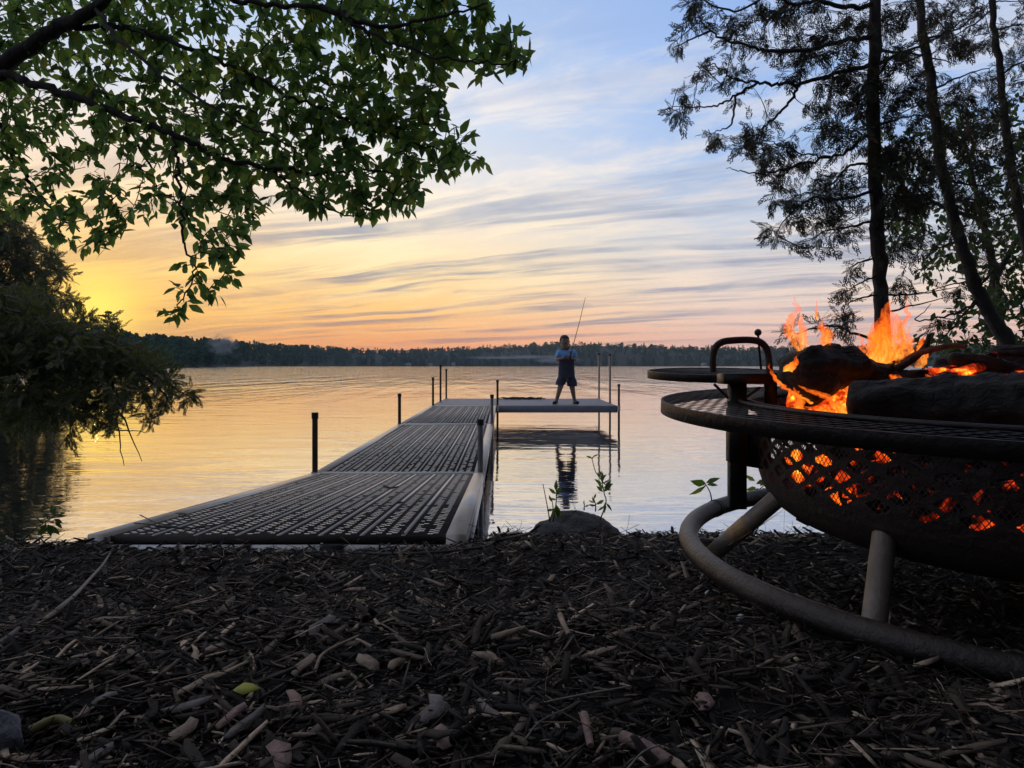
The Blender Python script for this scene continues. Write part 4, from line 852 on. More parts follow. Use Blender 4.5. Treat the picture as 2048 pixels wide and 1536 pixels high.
# wire screen lining the openings
g = G(); sv = np.linspace(.035, .215, 16); rs, zs_ = prof(sv); nstrand = 330
for sgn in (-1, 1):
    th0 = np.arange(nstrand) / nstrand * 2 * math.pi; thk = .0011 / RB
    ang = th0[:, None] + sgn * (sv - sv[0])[None] / RB * .75
    A_ = np.stack([(rs - .006) * np.cos(ang - thk), (rs - .006) * np.sin(ang - thk), np.broadcast_to(zs_, ang.shape)], 2); B_ = np.stack([(rs - .006) * np.cos(ang + thk), (rs - .006) * np.sin(ang + thk), np.broadcast_to(zs_, ang.shape)], 2)
    V = np.stack([A_, B_], 2).reshape(-1, 3); b0 = (np.arange(nstrand)[:, None] * 32 + np.arange(15)[None] * 2).ravel()
    g.add(V, np.stack([b0, b0 + 1, b0 + 3, b0 + 2], 1))
g.build('wire_screen', M['screen'], pitroot, False, pit)
def leg(base, top, label=None):
    o = G().tube([base, top], .0205, 14).build('leg', M['lit_leg'], pitroot, True)
    return o
l1b = P(1402, 1128, 1.80); l1t = P(1562, 990, 1.66); leg(l1b, l1t)
cut = G().tube([l1b + (l1t - l1b) * .40, l1b + (l1t - l1b) * .62], .0212, 14, cap=False).build('worn_band', M['bareend'], None, True); cut.parent = pitroot; cut.matrix_parent_inverse = Matrix.Translation(-pitroot.location)
leg(P(1738, 1338, 1.18), P(1772, 1040, 1.36)); leg((1.75, 1.75, .62), (1.45, 1.68, .92)); leg((1.25, 2.25, .58), (1.18, 1.95, .9))
# sleeve for the grill post, and its gusset
pc_ = P(1474, 728, 1.74)
G().box((pc_[0], pc_[1], CAMZ - .165), (.040, .040, .124)).build('post_sleeve', M['pit'], pitroot)
gp = np.array([PC[0] - pc_[0], PC[1] - pc_[1]]); gp /= np.linalg.norm(gp); gn = np.array([-gp[1], gp[0]]) * .004; e0 = pc_[:2] + gp * .018; e1 = pc_[:2] + gp * .075
z0_, z1_ = CAMZ - .118, CAMZ - .236
G().hexa([(*(e0 - gn), z1_), (*(e1 - gn), z1_ - .008), (*(e1 + gn), z1_ - .008), (*(e0 + gn), z1_), (*(e0 - gn), z0_), (*(e1 - gn), z0_), (*(e1 + gn), z0_), (*(e0 + gn), z0_)]).build('gusset', M['pit'], pitroot)

# ------------------------------------------------------------------ swivel grill standing in the sleeve
gr = thing('swivel_grill', 'swing-out cooking grill with a U handle and ball knob on a square post', 'grill', (pc_[0], pc_[1], CAMZ - .33))
GD = 1.72
G().box((pc_[0], pc_[1], CAMZ - .190), (.035, .035, .288)).build('post', M['pit'], gr)
ax_ = P(1489, 757, GD)[0]
G().box((ax_, GD + .005, CAMZ - .0335), (.104, .055, .0245)).build('arm', M['pit'], gr)
G().box((ax_ - .0535, GD + .005, CAMZ - .0335), (.003, .050, .0205)).build('arm_end', M['bareend'], gr)
hp = PP([(1426, 745, GD), (1426, 715, GD), (1431, 695, GD), (1445, 684, GD), (1470, 680.5, GD), (1500, 680, GD), (1520, 684, GD), (1533, 697, GD), (1538, 720, GD), (1539, 752, GD)])
G().tube(smoothpath(hp, 5), .0080, 12).build('handle', M['pit'], gr, True)
G().tube(PP([(1516, 668, GD + .03), (1522, 738, GD + .05)]), .0028, 8).build('latch_rod', M['pit'], gr, True)
g = G(); ball(g, P(1516, 665, GD + .03), (.0085, .0085, .0085), 10); g.build('knob', M['pit'], gr, True)
G().box(P(1541, 778, GD + .02), (.028, .009, .074)).build('stop_plate', M['pit'], gr)
gR = .185; gc = np.array([P(1297, 0, 1.99)[0] + gR, 1.99, CAMZ - .0185])
def grl(v): v = np.asarray(v, float); return np.stack([gc[0] + v[:, 0], gc[1] + v[:, 1], gc[2] + v[:, 2] + v[:, 1] * .045], 1)
G().lathe([(gR, .0), (gR, -.0195), (gR - .004, -.0195), (gR - .004, .0), (gR, .0)], n=96).build('grill_rim', M['tube'], gr, True, grl)
g = G()
for ang, sp_ in ((R(35), .022), (R(125), .07)):
    c_, s_ = math.cos(ang), math.sin(ang)
    for off in np.arange(-gR + .008, gR, sp_):
        e = math.sqrt(max(0, (gR - .003) ** 2 - off * off)); g.box((-s_ * off, c_ * off, -.003 - (.003 if sp_ > .05 else 0)), (2 * e, .0045, .002), ang)
g.build('grate', M['pit'], gr, False, grl)
G().tube([P(1428, 768, GD), P(1456, 796, GD)], .0035, 6).build('brace', M['pit'], gr, True); G().tube([P(1520, 775, GD), P(1492, 795, GD)], .0035, 6).build('brace', M['pit'], gr, True)

# ------------------------------------------------------------------ logs, embers, flames
def log(p0, p1, r0, r1, m, label, seed, name='log', group='logs burning in the pit', n=32, rough=.10, nose=0.0):
    rg = np.random.default_rng(seed); p0 = np.array(p0); p1 = np.array(p1); ax = p1 - p0; ax = ax / np.linalg.norm(ax); u = np.cross(ax, (0, 0, 1)); u /= np.linalg.norm(u); v = np.cross(u, ax)
    k = 48; V = []; ph = rg.random(4) * 6.28
    for i in range(k):
        t = i / (k - 1); c = p0 + (p1 - p0) * t + u * .006 * math.sin(t * 5 + ph[0]) + v * .006 * math.sin(t * 4 + ph[1]); r = r0 + (r1 - r0) * t
        if i in (0, k - 1): r *= .86
        if nose and t < nose: r *= .45 + .55 * math.sqrt(max(0, 1 - (1 - t / nose) ** 2))
        for j in range(n):
            a = j / n * 6.2832; w_ = min(1.0, .80 / max(.2, math.cos(a - ph[0] - t * .3)), .86 / max(.2, math.cos(a - ph[1] + t * .2))) + rough * (.5 * math.sin(3 * a + ph[2] + t * 3) + .35 * math.sin(7 * a + ph[3] - t * 5)) + rough * .12 * rg.normal(); nz = (c + r * (math.cos(a) * u + math.sin(a) * v)); w_ += .26 * mn.fractal(Vector(nz * 11) + Vector((seed, 0, 0)), 1, 2, 3) + .10 * mn.fractal(Vector((nz[0] * 14, nz[1] * 60, nz[2] * 60)), 1, 2, 3); V.append(c + r * w_ * (math.cos(a) * u + math.sin(a) * v))
    V += [p0 - ax * .006, p1 + ax * .006]; q = []; tr = []
    for i in range(k - 1):
        for j in range(n): q.append((i * n + j, i * n + (j + 1) % n, (i + 1) * n + (j + 1) % n, (i + 1) * n + j))
    for j in range(n): tr += [(k * n, (j + 1) % n, j), (k * n + 1, (k - 1) * n + j, (k - 1) * n + (j + 1) % n)]
    o = G().add(V, [np.array(q), np.array(tr)]).build(name, M[m], None, True); tag(o, label, 'log', group); return o
log(P(1698, 808, 1.44), P(2200, 820, 1.26), .046, .052, 'char', 'long blackened log lying along the front of the fire', 1, rough=.14)
log(P(1580, 738, 1.52), P(1905, 785, 1.90), .068, .032, 'char', 'thick dark log on top of the pile with its rounded end toward the lake', 2, rough=.16, nose=.22)
log(P(1586, 798, 1.62), P(1770, 818, 1.50), .044, .044, 'ember', 'glowing orange log end burning under the top log', 3, rough=.14)
log(P(1770, 770, 1.66), P(2200, 775, 1.55), .034, .036, 'underglow', 'log behind the front one with its lower side glowing red', 4, rough=.12)
log(P(1870, 736, 1.86), P(2250, 734, 1.72), .034, .036, 'char', 'cracked black log highest at the back right of the fire', 5, rough=.16)
log(P(1600, 768, 1.74), P(1700, 762, 1.82), .024, .03, 'underglow', 'short half-burnt stub wedged under the top log at the left', 6)
tag(G().tube(smoothpath(PP([(1760, 762, 1.72), (1800, 730, 1.7), (1830, 710, 1.66), (1865, 699, 1.62), (1905, 691, 1.6), (1932, 694, 1.58)]), 5), np.linspace(.008, .0052, 26), 9).build('branch', M['firelit_char'], None, True), 'firelit red charred branch curving up out of the fire', 'branch')
for k, (a, b, r, m_, lb) in enumerate([((1818, 752, 1.60), (1990, 712, 1.72), .011, 'underglow', 'thin half-burnt stick sloping up to the right across the pile'), ((1900, 720, 1.64), (2080, 742, 1.58), .013, 'char', 'black split stick resting on the back log near the right edge'),
        ((1720, 748, 1.62), (1812, 726, 1.70), .010, 'char', 'short charred stick just right of the top log'), ((1856, 756, 1.56), (1960, 738, 1.62), .012, 'underglow', 'stubby glowing stick wedged behind the front log'), ((1985, 700, 1.80), (2110, 716, 1.74), .014, 'char', 'crooked black stick lying highest at the right of the pile'), ((1712, 786, 1.52), (1760, 752, 1.62), .012, 'char', 'small charred chunk bridging the front log and the top log')]):
    log(P(*a), P(*b), r, r * .8, m_, lb, 30 + k, 'charred_stick', 'charred sticks among the logs', rough=.2)
tag(G().tube(smoothpath(PP([(1790, 740, 1.65), (1830, 715, 1.66), (1852, 690, 1.66), (1858, 668, 1.66)]), 5), np.linspace(.010, .004, 16), 8).build('branch', M['char'], None, True), 'short black stub of branch poking up beside the main flame', 'branch')
rg = np.random.default_rng(6); n = 900
rr_ = .50 * np.sqrt(rg.random(n)); aa = rg.random(n) * 6.28; zz_ = HT - .245 + .03 * rg.random(n) + .15 * (rr_ / .5) ** 4 * rg.random(n) ** 1.3
tv = np.array([(1, 0, 0), (-1, 0, 0), (0, 1, 0), (0, -1, 0), (0, 0, 1), (0, 0, -1), (.7, .7, .4), (-.6, .6, .5), (.6, -.6, .5)]); tfc = [np.array([(0, 6, 4), (6, 2, 4), (2, 7, 4), (7, 1, 4), (1, 3, 4), (3, 8, 4), (8, 0, 4), (0, 5, 2), (2, 5, 1), (1, 5, 3), (3, 5, 0), (0, 2, 6), (2, 1, 7), (3, 0, 8)])]
o = G().inst(tv, tfc, randrot(rg, n) * rg.uniform(.012, .032, n)[:, None, None], np.stack([rr_ * np.cos(aa), rr_ * np.sin(aa), zz_], 1)).build('ember_bed', M['coal'], None, False, pit)
tag(o, 'bed of red glowing coals inside the fire pit bowl', 'embers', None, 'stuff')
def flame(path, rad, label, m='flame', n=12, flat=.45, seed=0):
    rg = np.random.default_rng(seed); p = smoothpath(PP(path), 6); q = np.linspace(0, len(rad) - 1, len(p)); r = np.interp(q, np.arange(len(rad)), rad) * p[:, 1] / F
    p[1:-1, 0] += rg.normal(0, .0022, len(p) - 2); r = r * (1 + .12 * rg.normal(size=len(p))); r[-1] = .0004
    o = G().tube(p, np.maximum(r * 1.30, .0004), n, flat=flat).build('flame', M['wisp'], None, True); tag(o, label, 'flame', 'flames over the logs')
    if m == 'flame':
        k = max(4, int(len(p) * .78)); c = G().tube(p[:k], np.maximum(r[:k] * np.linspace(.85, .25, k), .0004), n, flat=flat).build('flame_core', M['flame'], None, True); c.parent = o
FL = [([(1765, 728, 1.68), (1762, 700, 1.68), (1775, 670, 1.68), (1782, 645, 1.68), (1772, 622, 1.68), (1786, 600, 1.68)], [16, 24, 20, 14, 8, 1], 'main tall orange flame in front of the cedar trunk', 'flame'),
      ([(1780, 735, 1.70), (1798, 705, 1.70), (1806, 680, 1.70), (1802, 655, 1.70), (1816, 628, 1.70), (1812, 590, 1.70)], [14, 18, 14, 9, 6, 1], 'forked flame leaning right of the main flame', 'flame'),
      ([(1752, 730, 1.66), (1748, 700, 1.66), (1752, 660, 1.66), (1764, 640, 1.66), (1768, 625, 1.66)], [10, 13, 9, 6, 1], 'narrow flame on the left side of the main flame', 'flame'),
      ([(1815, 730, 1.72), (1822, 700, 1.72), (1816, 670, 1.72), (1826, 640, 1.72)], [8, 9, 6, 1], 'faint flame at the right of the fork', 'wisp'),
      ([(1838, 735, 1.74), (1846, 712, 1.74), (1840, 690, 1.74), (1850, 672, 1.74)], [7, 9, 6, 1], 'small ragged flame licking up beside the black stub', 'wisp'),
      ([(1728, 712, 1.6), (1722, 700, 1.6), (1726, 686, 1.6), (1718, 664, 1.6)], [7, 9, 4, 1], 'small flame rising behind the top log before the cedar', 'flame'),
      ([(1650, 690, 1.56), (1652, 668, 1.56), (1644, 655, 1.56), (1642, 636, 1.56)], [13, 17, 11, 1], 'bright flame standing on the crest of the top log', 'flame'),
      ([(1600, 700, 1.56), (1590, 680, 1.56), (1576, 660, 1.56), (1584, 638, 1.56), (1596, 620, 1.56), (1588, 592, 1.56)], [11, 15, 16, 13, 9, 1.5], 'pale wispy flame left of the log crest, tallest against the sky', 'wisp'),
      ([(1610, 692, 1.58), (1608, 668, 1.58), (1600, 645, 1.58), (1604, 626, 1.58)], [12, 13, 10, 1.5], 'pale curling flame between the wisp and the crest flame', 'wisp'),
      ([(1636, 640, 1.58), (1632, 622, 1.58), (1638, 596, 1.58)], [2, 4, .6], 'detached pale lick of flame above the log', 'wisp'),
      ([(1576, 742, 1.5), (1588, 728, 1.5), (1594, 712, 1.5)], [9, 6, 1], 'small orange flame at the left foot of the top log', 'flame'),
      ([(1622, 806, 1.52), (1590, 788, 1.5), (1560, 768, 1.48), (1545, 748, 1.47), (1538, 726, 1.46)], [5, 6, 5, 4, 1], 'thin flame curling up behind the grill handle', 'flame'),
      ([(1688, 836, 1.43), (1674, 812, 1.43), (1650, 792, 1.44), (1618, 782, 1.45), (1596, 770, 1.46)], [13, 14, 9, 5, 1], 'fat yellow flame licking across the glowing log end', 'flame'),
      ([(1680, 836, 1.43), (1660, 826, 1.43), (1632, 818, 1.43), (1604, 812, 1.43)], [9, 9, 6, 1], 'low flame along the foot of the glowing log', 'flame'),
      ([(1604, 824, 1.46), (1600, 806, 1.46), (1592, 790, 1.46), (1588, 774, 1.46)], [6, 7, 4, 1], 'slim upright flame beside the glowing log end', 'flame'),
      ([(1812, 764, 1.50), (1794, 758, 1.52), (1778, 750, 1.54)], [8, 13, 2], 'small flame between the front log and the top log', 'flame'),
      ([(1888, 764, 1.48), (1870, 759, 1.50), (1850, 748, 1.52)], [6, 11, 2], 'small flame between the front and back logs, right of the first', 'flame'),
      ([(2030, 768, 1.50), (1980, 760, 1.52), (1925, 752, 1.52)], [8, 13, 3], 'low flame behind the front log near the right edge', 'flame')]
for k, (pth, rd, lb, mm) in enumerate(FL): flame(pth, rd, lb, mm, seed=k)

# ------------------------------------------------------------------ bank: mulch, rock, sticks, sprouts
rg = np.random.default_rng(17); n = 80000
yv = .35 + 2.45 * rg.random(n) ** 1.15; xv = rg.uniform(-1, 1, n) * (0.42 + .86 * yv); xv = np.where(rg.random(n) < .12, rg.uniform(-2.6, 3.2, n), xv)
ok = yv < crest(xv) + .12; xv, yv = xv[ok], yv[ok]; n = len(xv)
L = np.clip(rg.lognormal(math.log(.0185), .60, n), .005, .085); wd = np.clip(L * rg.uniform(.06, .30, n) * (1 + .9 * (rg.random(n) < .15)), .0009, .013); tk = np.clip(wd * rg.uniform(.14, .36, n), .0005, .0028)
yaw = rg.random(n) * 6.2832; pit_ = rg.normal(0, .27, n); rol = rg.normal(0, .5, n)
cx, sx_ = np.cos(yaw), np.sin(yaw); xd = np.stack([cx * np.cos(pit_), sx_ * np.cos(pit_), np.sin(pit_)], 1)
up = np.stack([rg.normal(0, .35, n), rg.normal(0, .35, n), np.ones(n)], 1); Mx = frames(xd, up)
Mx = np.stack([Mx[:, :, 0] * L[:, None], Mx[:, :, 1] * wd[:, None], Mx[:, :, 2] * tk[:, None]], 2)
zv = gz(xv, yv) + rg.random(n) * .012 + np.abs(np.sin(pit_)) * L * .35
def chiptpl(rg):
    v = []
    for t, s in ((-.5, .72), (-.2, 1), (.2, .97), (.5, .62)):
        b = rg.normal(0, .11); h = rg.normal(0, .12)
        for y, z in ((-.5, -.5), (.5, -.5), (.5, .5), (-.5, .5)): v.append((t + rg.normal(0, .05), y * s * rg.uniform(.6, 1.1) + b, z * s + h))
    f = [(3, 2, 1, 0), (12, 13, 14, 15)]
    for i in range(3):
        for j in range(4): f.append((i * 4 + j, i * 4 + (j + 1) % 4, i * 4 + 4 + (j + 1) % 4, i * 4 + 4 + j))
    return np.array(v), [np.array(f)]
g = G(); wh = rg.integers(0, 8, n)
for k in range(8):
    tv, tf = chiptpl(rg); m_ = wh == k; g.inst(tv, tf, Mx[m_], np.stack([xv, yv, zv], 1)[m_])
# fine fibres
n = 8500; yv = .35 + 2.4 * rg.random(n) ** 1.2; xv = rg.uniform(-1, 1, n) * (.42 + .86 * yv); ok = yv < crest(xv) + .05; xv, yv = xv[ok], yv[ok]; n = len(xv)
yaw = rg.random(n) * 6.28; pit_ = rg.normal(.05, .28, n); xd = np.stack([np.cos(yaw) * np.cos(pit_), np.sin(yaw) * np.cos(pit_), np.sin(pit_)], 1); L = rg.uniform(.02, .085, n)
Mx = frames(xd, np.tile(np.array([[0.1, .1, 1.]]), (n, 1))); Mx = np.stack([Mx[:, :, 0] * L[:, None], Mx[:, :, 1] * L[:, None] * .45, Mx[:, :, 2] * .0012], 2)
a4 = [(-.5, 0), (-.17, .05), (.17, -.03), (.5, .09)]; tv = []
for t_, y_o in a4:
    for y, z in ((-.016, -.5), (.016, -.5), (0, .6)): tv.append((t_, y_o + y, z))
tf = [(i * 3 + j, i * 3 + (j + 1) % 3, i * 3 + 3 + (j + 1) % 3, i * 3 + 3 + j) for i in range(3) for j in range(3)]
g.inst(np.array(tv), [np.array(tf)], Mx, np.stack([xv, yv, gz(xv, yv) + .006 + rg.random(n) * .012 + np.abs(np.sin(pit_)) * L * .4], 1))
tag(g.build('mulch', M['chips']), 'dark shredded bark mulch covering the bank', 'mulch', None, 'stuff')

def onground(px, py, lift=0.0):
    y = 1.5
    for _ in range(60):
        x = (px - 1024) / F * y; y = .5 * y + .5 * (CAMZ - float(gz(x, y)) - lift) * F / (py - HZ)
    return P(px, py, y)
def stick(pts, r0, r1, label, m='stick', name='stick', cat='stick', group='sticks on the mulch', lift=.014):
    q = np.array([onground(a, b, lift + (c if c else 0)) for a, b, c in pts]); p = smoothpath(q, 6)
    tag(G().tube(p, np.linspace(r0, r1, len(p)), 8).build(name, M[m], None, True), label, cat, group)
stick([(88, 1241, 0), (120, 1215, .01), (150, 1190, .012), (178, 1160, .012), (205, 1130, .012), (218, 1110, .015), (226, 1097, .03)], .0052, .0024, 'long pale bare curved stick lying near the left end of the dock')
stick([(700, 1105, 0), (800, 1108, .006), (900, 1102, .008), (985, 1090, .01), (1060, 1066, .012), (1130, 1052, .012), (1200, 1046, .012), (1250, 1040, .02), (1290, 1046, 0)], .0045, .0028, 'long dark stick lying along the edge of the bank in front of the rock', 'darkstick')
stick([(0, 1288, 0), (20, 1272, .006), (38, 1256, .01)], .006, .003, 'short pale stick at the left edge of the mulch', 'chip_grey')
stick([(-10, 1300, 0), (0, 1290, .006)], .006, .005, 'pale stick stub cut off by the left edge', 'chip_grey')
stick([(1060, 1412, 0), (1150, 1392, .004), (1262, 1372, .01)], .0015, .001, 'thin straight pale straw slanting across the mulch left of the foot ring', 'stick')
stick([(1050, 1480, 0), (1082, 1442, .006), (1150, 1410, .01)], .0013, .0009, 'thin bent straw just below the straight one', 'chip_grey')
stick([(1245, 1475, 0), (1285, 1490, .004), (1340, 1522, .002)], .008, .006, 'thick pinkish peeled stick low in the mulch at the bottom centre right', 'chip_pink')
stick([(1255, 1538, .004), (1285, 1505, .02), (1318, 1490, .022)], .0012, .001, 'thin pale arched straw over the pinkish peeled stick', 'stick')
stick([(960, 1405, 0), (975, 1420, .004), (1000, 1434, .004)], .0052, .004, 'short greenish grey stick in the middle of the mulch', 'chip_grey')
stick([(1168, 1430, .006), (1174, 1455, .006), (1181, 1492, 0)], .0055, .004, 'upright sliver of pink wood among the dark chips', 'chip_pink')
stick([(1120, 1230, .01), (1128, 1250, .006), (1138, 1270, 0)], .0048, .004, 'short tan sliver lying below the foot of the rock', 'chip_tan')
stick([(985, 1276, 0), (1010, 1268, .008), (1050, 1256, .012)], .006, .004, 'tan split stick pointing right in the centre of the mulch', 'chip_tan')
stick([(630, 1340, 0), (650, 1305, .01), (720, 1270, .008)], .0026, .002, 'pale forked twig left of centre in the mulch', 'chip_tan')
stick([(60, 1462, .002), (110, 1438, .006), (145, 1446, .004)], .006, .004, 'olive dead stem near the bottom left stone', 'oliveleaf')
stick([(1420, 1108, .03), (1470, 1080, .04), (1530, 1045, .06), (1580, 1010, .09)], .0014, .001, 'thin dry stem leaning across the fire pit leg', 'chip_grey')
def woodchip(px, py, L, wd, ang, m, label, seed, tilt=.3):
    rg = np.random.default_rng(seed); c = onground(px, py, .016); tv, tf = chiptpl(rg); tv = tv * np.array([1, 1, .8])
    Mx = frames(np.array([[math.cos(ang), math.sin(ang), tilt]]), np.array([[rg.normal(0, .3), -.45, 1.]])); Mx = Mx * np.array([L, wd, wd * .26])[None, None, :]
    tag(G().inst(tv, tf, Mx, c[None]).build('wood_chip', M[m], None, False), label, 'wood chip', 'large pale chips in the mulch')
for k, (px, py, L, wd, an, m_, lb) in enumerate([(645, 1250, .06, .022, 1.2, 'chip_grey', 'large grey weathered chip left of the centre of the mulch'), (207, 1396, .030, .016, .6, 'chip_grey', 'small pale chip above the olive stem at lower left'), (370, 1462, .036, .022, 1.3, 'chip_tan', 'blunt peg-like pale chip at the lower left of the mulch'),
        (585, 1400, .036, .018, 1.9, 'chip_pink', 'pink broken chip right of the yellow leaf'), (465, 1432, .042, .014, 1.0, 'chip_pink', 'pinkish split chip below the yellow leaf'), (490, 1445, .058, .012, 1.1, 'chip_grey', 'long grey splinter beside the pinkish split chip'), (735, 1328, .040, .020, 2.6, 'chip_tan', 'pale tan flake near the middle of the mulch'),
        (800, 1322, .034, .014, .9, 'chip_tan', 'small bright tan flake right of the pale tan flake'), (375, 1412, .055, .016, .3, 'chip_grey', 'flat grey chip left of the yellow leaf'), (1408, 1404, .030, .020, 1.4, 'chip_pink', 'squarish pinkish chip left of the lower foot ring'), (560, 1512, .040, .022, 2.2, 'chip_pink', 'ragged pink chip cut by the bottom edge, left half'),
        (885, 1475, .032, .016, 2.0, 'chip_pink', 'short stubby pink chip at the bottom centre'), (1350, 1150, .034, .010, .3, 'chip_tan', 'tan chip standing beside the foot ring'), (1345, 1138, .026, .013, 1.5, 'chip_tan', 'upright peg of wood near the foot ring'), (865, 1420, .045, .03, 1.3, 'chip_grey', 'broad dull chip in the lower centre of the mulch'),
        (430, 1295, .026, .012, .5, 'chip_tan', 'bright orange-tan flake left of centre'), (608, 1330, .046, .014, 1.1, 'chip_tan', 'long tan chip standing on edge left of centre'), (190, 1512, .036, .016, .8, 'chip_grey', 'pale grey chip at the bottom left of the mulch'), (745, 1130, .020, .010, .2, 'chip_tan', 'small yellowish chip near the dock edge'), (1480, 1235, .018, .012, .4, 'shell', 'tiny white chip below the pale curl of bark')]):
    woodchip(px, py, L, wd, an, m_, lb, 100 + k, .25 if 'upright' not in lb else 1.2)
def oneleaf(px, py, size, m, label, dirv, nv, name='fallen_leaf', lift=.02, wdt=1.0):
    c = onground(px, py, lift); Mx = frames(np.array([dirv], float), np.array([nv], float)) * size; Mx[:, :, 1] *= wdt
    g = G(); g.inst(LV, LF, Mx, c[None]); o = g.build(name, M[m], None, True); s = o.modifiers.new('thick', 'SOLIDIFY'); s.thickness = .0006; tag(o, label, 'leaf', 'fallen leaves on the mulch')
oneleaf(466, 1380, .034, 'yellowleaf', 'bright yellow fallen leaf lying on the dark mulch', (1, .15, .05), (0, -.75, 1))
oneleaf(712, 1203, .02, 'oliveleaf', 'small mottled yellowish leaf in the mulch near the centre', (1, .3, .1), (0, -.4, 1))
g = G(); c = onground(1425, 1192, .012); aa = np.linspace(.3, 2.8, 12); g.tube(np.stack([c[0] - .017 * np.cos(aa), c[1] + 0 * aa, c[2] + .012 * np.sin(aa)], 1), np.concatenate([[.001], np.full(10, .005), [.001]]), 8, flat=.3)
tag(g.build('bark_curl', M['shell'], None, True), 'pale curled piece of birch bark beside the foot ring', 'bark')
def boulder(name, c, size, m, label, seed, cat='rock'):
    rg = np.random.default_rng(seed); u, v = np.meshgrid(np.linspace(0, 2 * math.pi, 49)[:-1], np.linspace(.02, math.pi - .02, 26), indexing='ij')
    d_ = np.stack([np.sin(v) * np.cos(u), np.sin(v) * np.sin(u), np.cos(v)], 2); r = np.ones(u.shape)
    for _ in range(14):
        k = rg.normal(size=3); k /= np.linalg.norm(k); r = np.minimum(r, rg.uniform(.72, 1.0) / np.maximum(.25, d_ @ k) * 1.0)
    from mathutils import noise as mn
    r = np.minimum(r, 1.15) + .11 * np.array([mn.fractal(Vector(q) * 2.6 + Vector((seed, 0, 0)), 1.0, 2.0, 5) for q in d_.reshape(-1, 3)]).reshape(r.shape)
    V = d_ * r[..., None] * np.array(size) + np.array(c); idx = np.arange(48 * 26).reshape(48, 26); i2 = np.roll(idx, -1, 0)
    tag(G().add(V.reshape(-1, 3), np.stack([idx[:, :-1], idx[:, 1:], i2[:, 1:], i2[:, :-1]], 2).reshape(-1, 4)).build(name, M[m], None, True), label, cat)
rc = P(1150, 1100, 2.86); boulder('rock', rc, (.185, .12, .145), 'rock', 'grey mossy boulder at the water edge right of the dock', 9)
sc_ = onground(0, 1515, .0); boulder('stone', (sc_[0] - .012, sc_[1], sc_[2] + .012), (.036, .03, .044), 'palerock', 'pale speckled stone at the bottom left corner of the mulch', 12)

def sprout(name, label, stems, leafspec, size, seed, d0, m='sprout', cat='plant', wdt=.8, group='sprouts at the water edge'):
    rg = np.random.default_rng(seed); base = P(*stems[0][0], d0); base[2] = min(base[2], float(gz(base[0], base[1])) + .01) if d0 < 2.9 else base[2]
    t = thing(name, label, cat, tuple(base), group); g = G()
    for st in stems:
        p = PP([(a, b, d0) for a, b in st]); p[:, 1] += rg.normal(0, .008, len(p)); g.tube(smoothpath(p, 4), np.linspace(.0026, .0013, (len(p) - 1) * 4 + 1), 6)
    g.build('stem', M['darkstick'], t, True); g2 = G(); pts = np.array([P(a, b, d0 + rg.normal(0, .01)) for a, b, _, _ in leafspec]); an = np.array([q[2] for q in leafspec]); sz = np.array([q[3] for q in leafspec])
    dv = np.stack([np.cos(an), rg.normal(0, .35, len(an)), np.sin(an)], 1); nv = np.stack([-np.sin(an) * .5 + rg.normal(0, .3, len(an)), -.7 + rg.normal(0, .2, len(an)), np.cos(an) * .5 + .3], 1)
    Mx = frames(dv, nv) * (sz * size)[:, None, None]; Mx[:, :, 1] *= wdt; g2.inst(LV, LF, Mx, pts); g2.build('leaves', M[m], t)
U = math.pi / 2
sprout('sprout', 'green sprout with a bright tip on the left side of the boulder', [[(1106, 1045), (1112, 1010), (1113, 985), (1112, 968)], [(1100, 1040), (1106, 1020), (1104, 1000)], [(1100, 1045), (1096, 1020), (1086, 968)]],
       [(1112, 982, U, 1.2), (1113, 985, .8, 1), (1112, 988, 2.5, 1), (1113, 996, .5, .9), (1112, 1000, 2.7, .8), (1113, 1012, -1.3, 1.4), (1110, 1014, -1.9, 1.3), (1104, 1004, 2.0, .8), (1113, 1010, -1.4, 1.5), (1106, 1018, 3.6, .9), (1113, 990, 1.0, 1)], .036, 1, 2.78)
sprout('sprout', 'taller leafy sprout on the right side of the boulder', [[(1200, 1040), (1208, 1018), (1212, 1000), (1207, 985), (1204, 962), (1192, 945), (1184, 918)], [(1204, 962), (1212, 970), (1219, 968)], [(1184, 918), (1188, 912)]],
       [(1205, 964, U, 1.1), (1206, 968, .5, 1.1), (1204, 968, 2.6, 1), (1207, 976, .4, 1.2), (1206, 978, 2.2, 1), (1207, 984, .8, 1.4), (1206, 984, 2.4, 1), (1204, 958, .9, .8), (1203, 955, 2.3, .8), (1210, 975, .9, 1.1), (1200, 952, 1.2, .7), (1208, 1000, 3.6, 1.1), (1210, 1006, -1.7, 1.1), (1212, 1006, -.9, 1.1), (1208, 1012, 3.9, 1), (1184, 916, 2.8, .7), (1187, 914, .5, .7), (1212, 968, -1.2, .9), (1208, 1010, -1.4, 1.2)], .034, 2, 2.8)
sprout('sprout', 'little sprout on top of the boulder between the two taller ones', [[(1192, 1024), (1190, 1008), (1188, 998)], [(1190, 1010), (1178, 1010)], [(1168, 1020), (1168, 1006)]], [(1189, 1006, 1.9, 1), (1188, 1006, 2.6, .9), (1190, 1012, 2.9, .9), (1188, 998, 1.2, .8), (1168, 1010, U, .7), (1178, 1010, 3.6, .7)], .028, 3, 2.78)
sprout('sprout', 'four-leaved green seedling left of the grill post', [[(1424, 1010), (1420, 985), (1412, 968)]], [(1412, 968, 2.9, 1.35), (1412, 966, .35, 1.0), (1411, 972, 3.7, 1.2), (1414, 970, -.05, 1.0), (1413, 969, -2.4, .5)], .052, 4, 2.5)
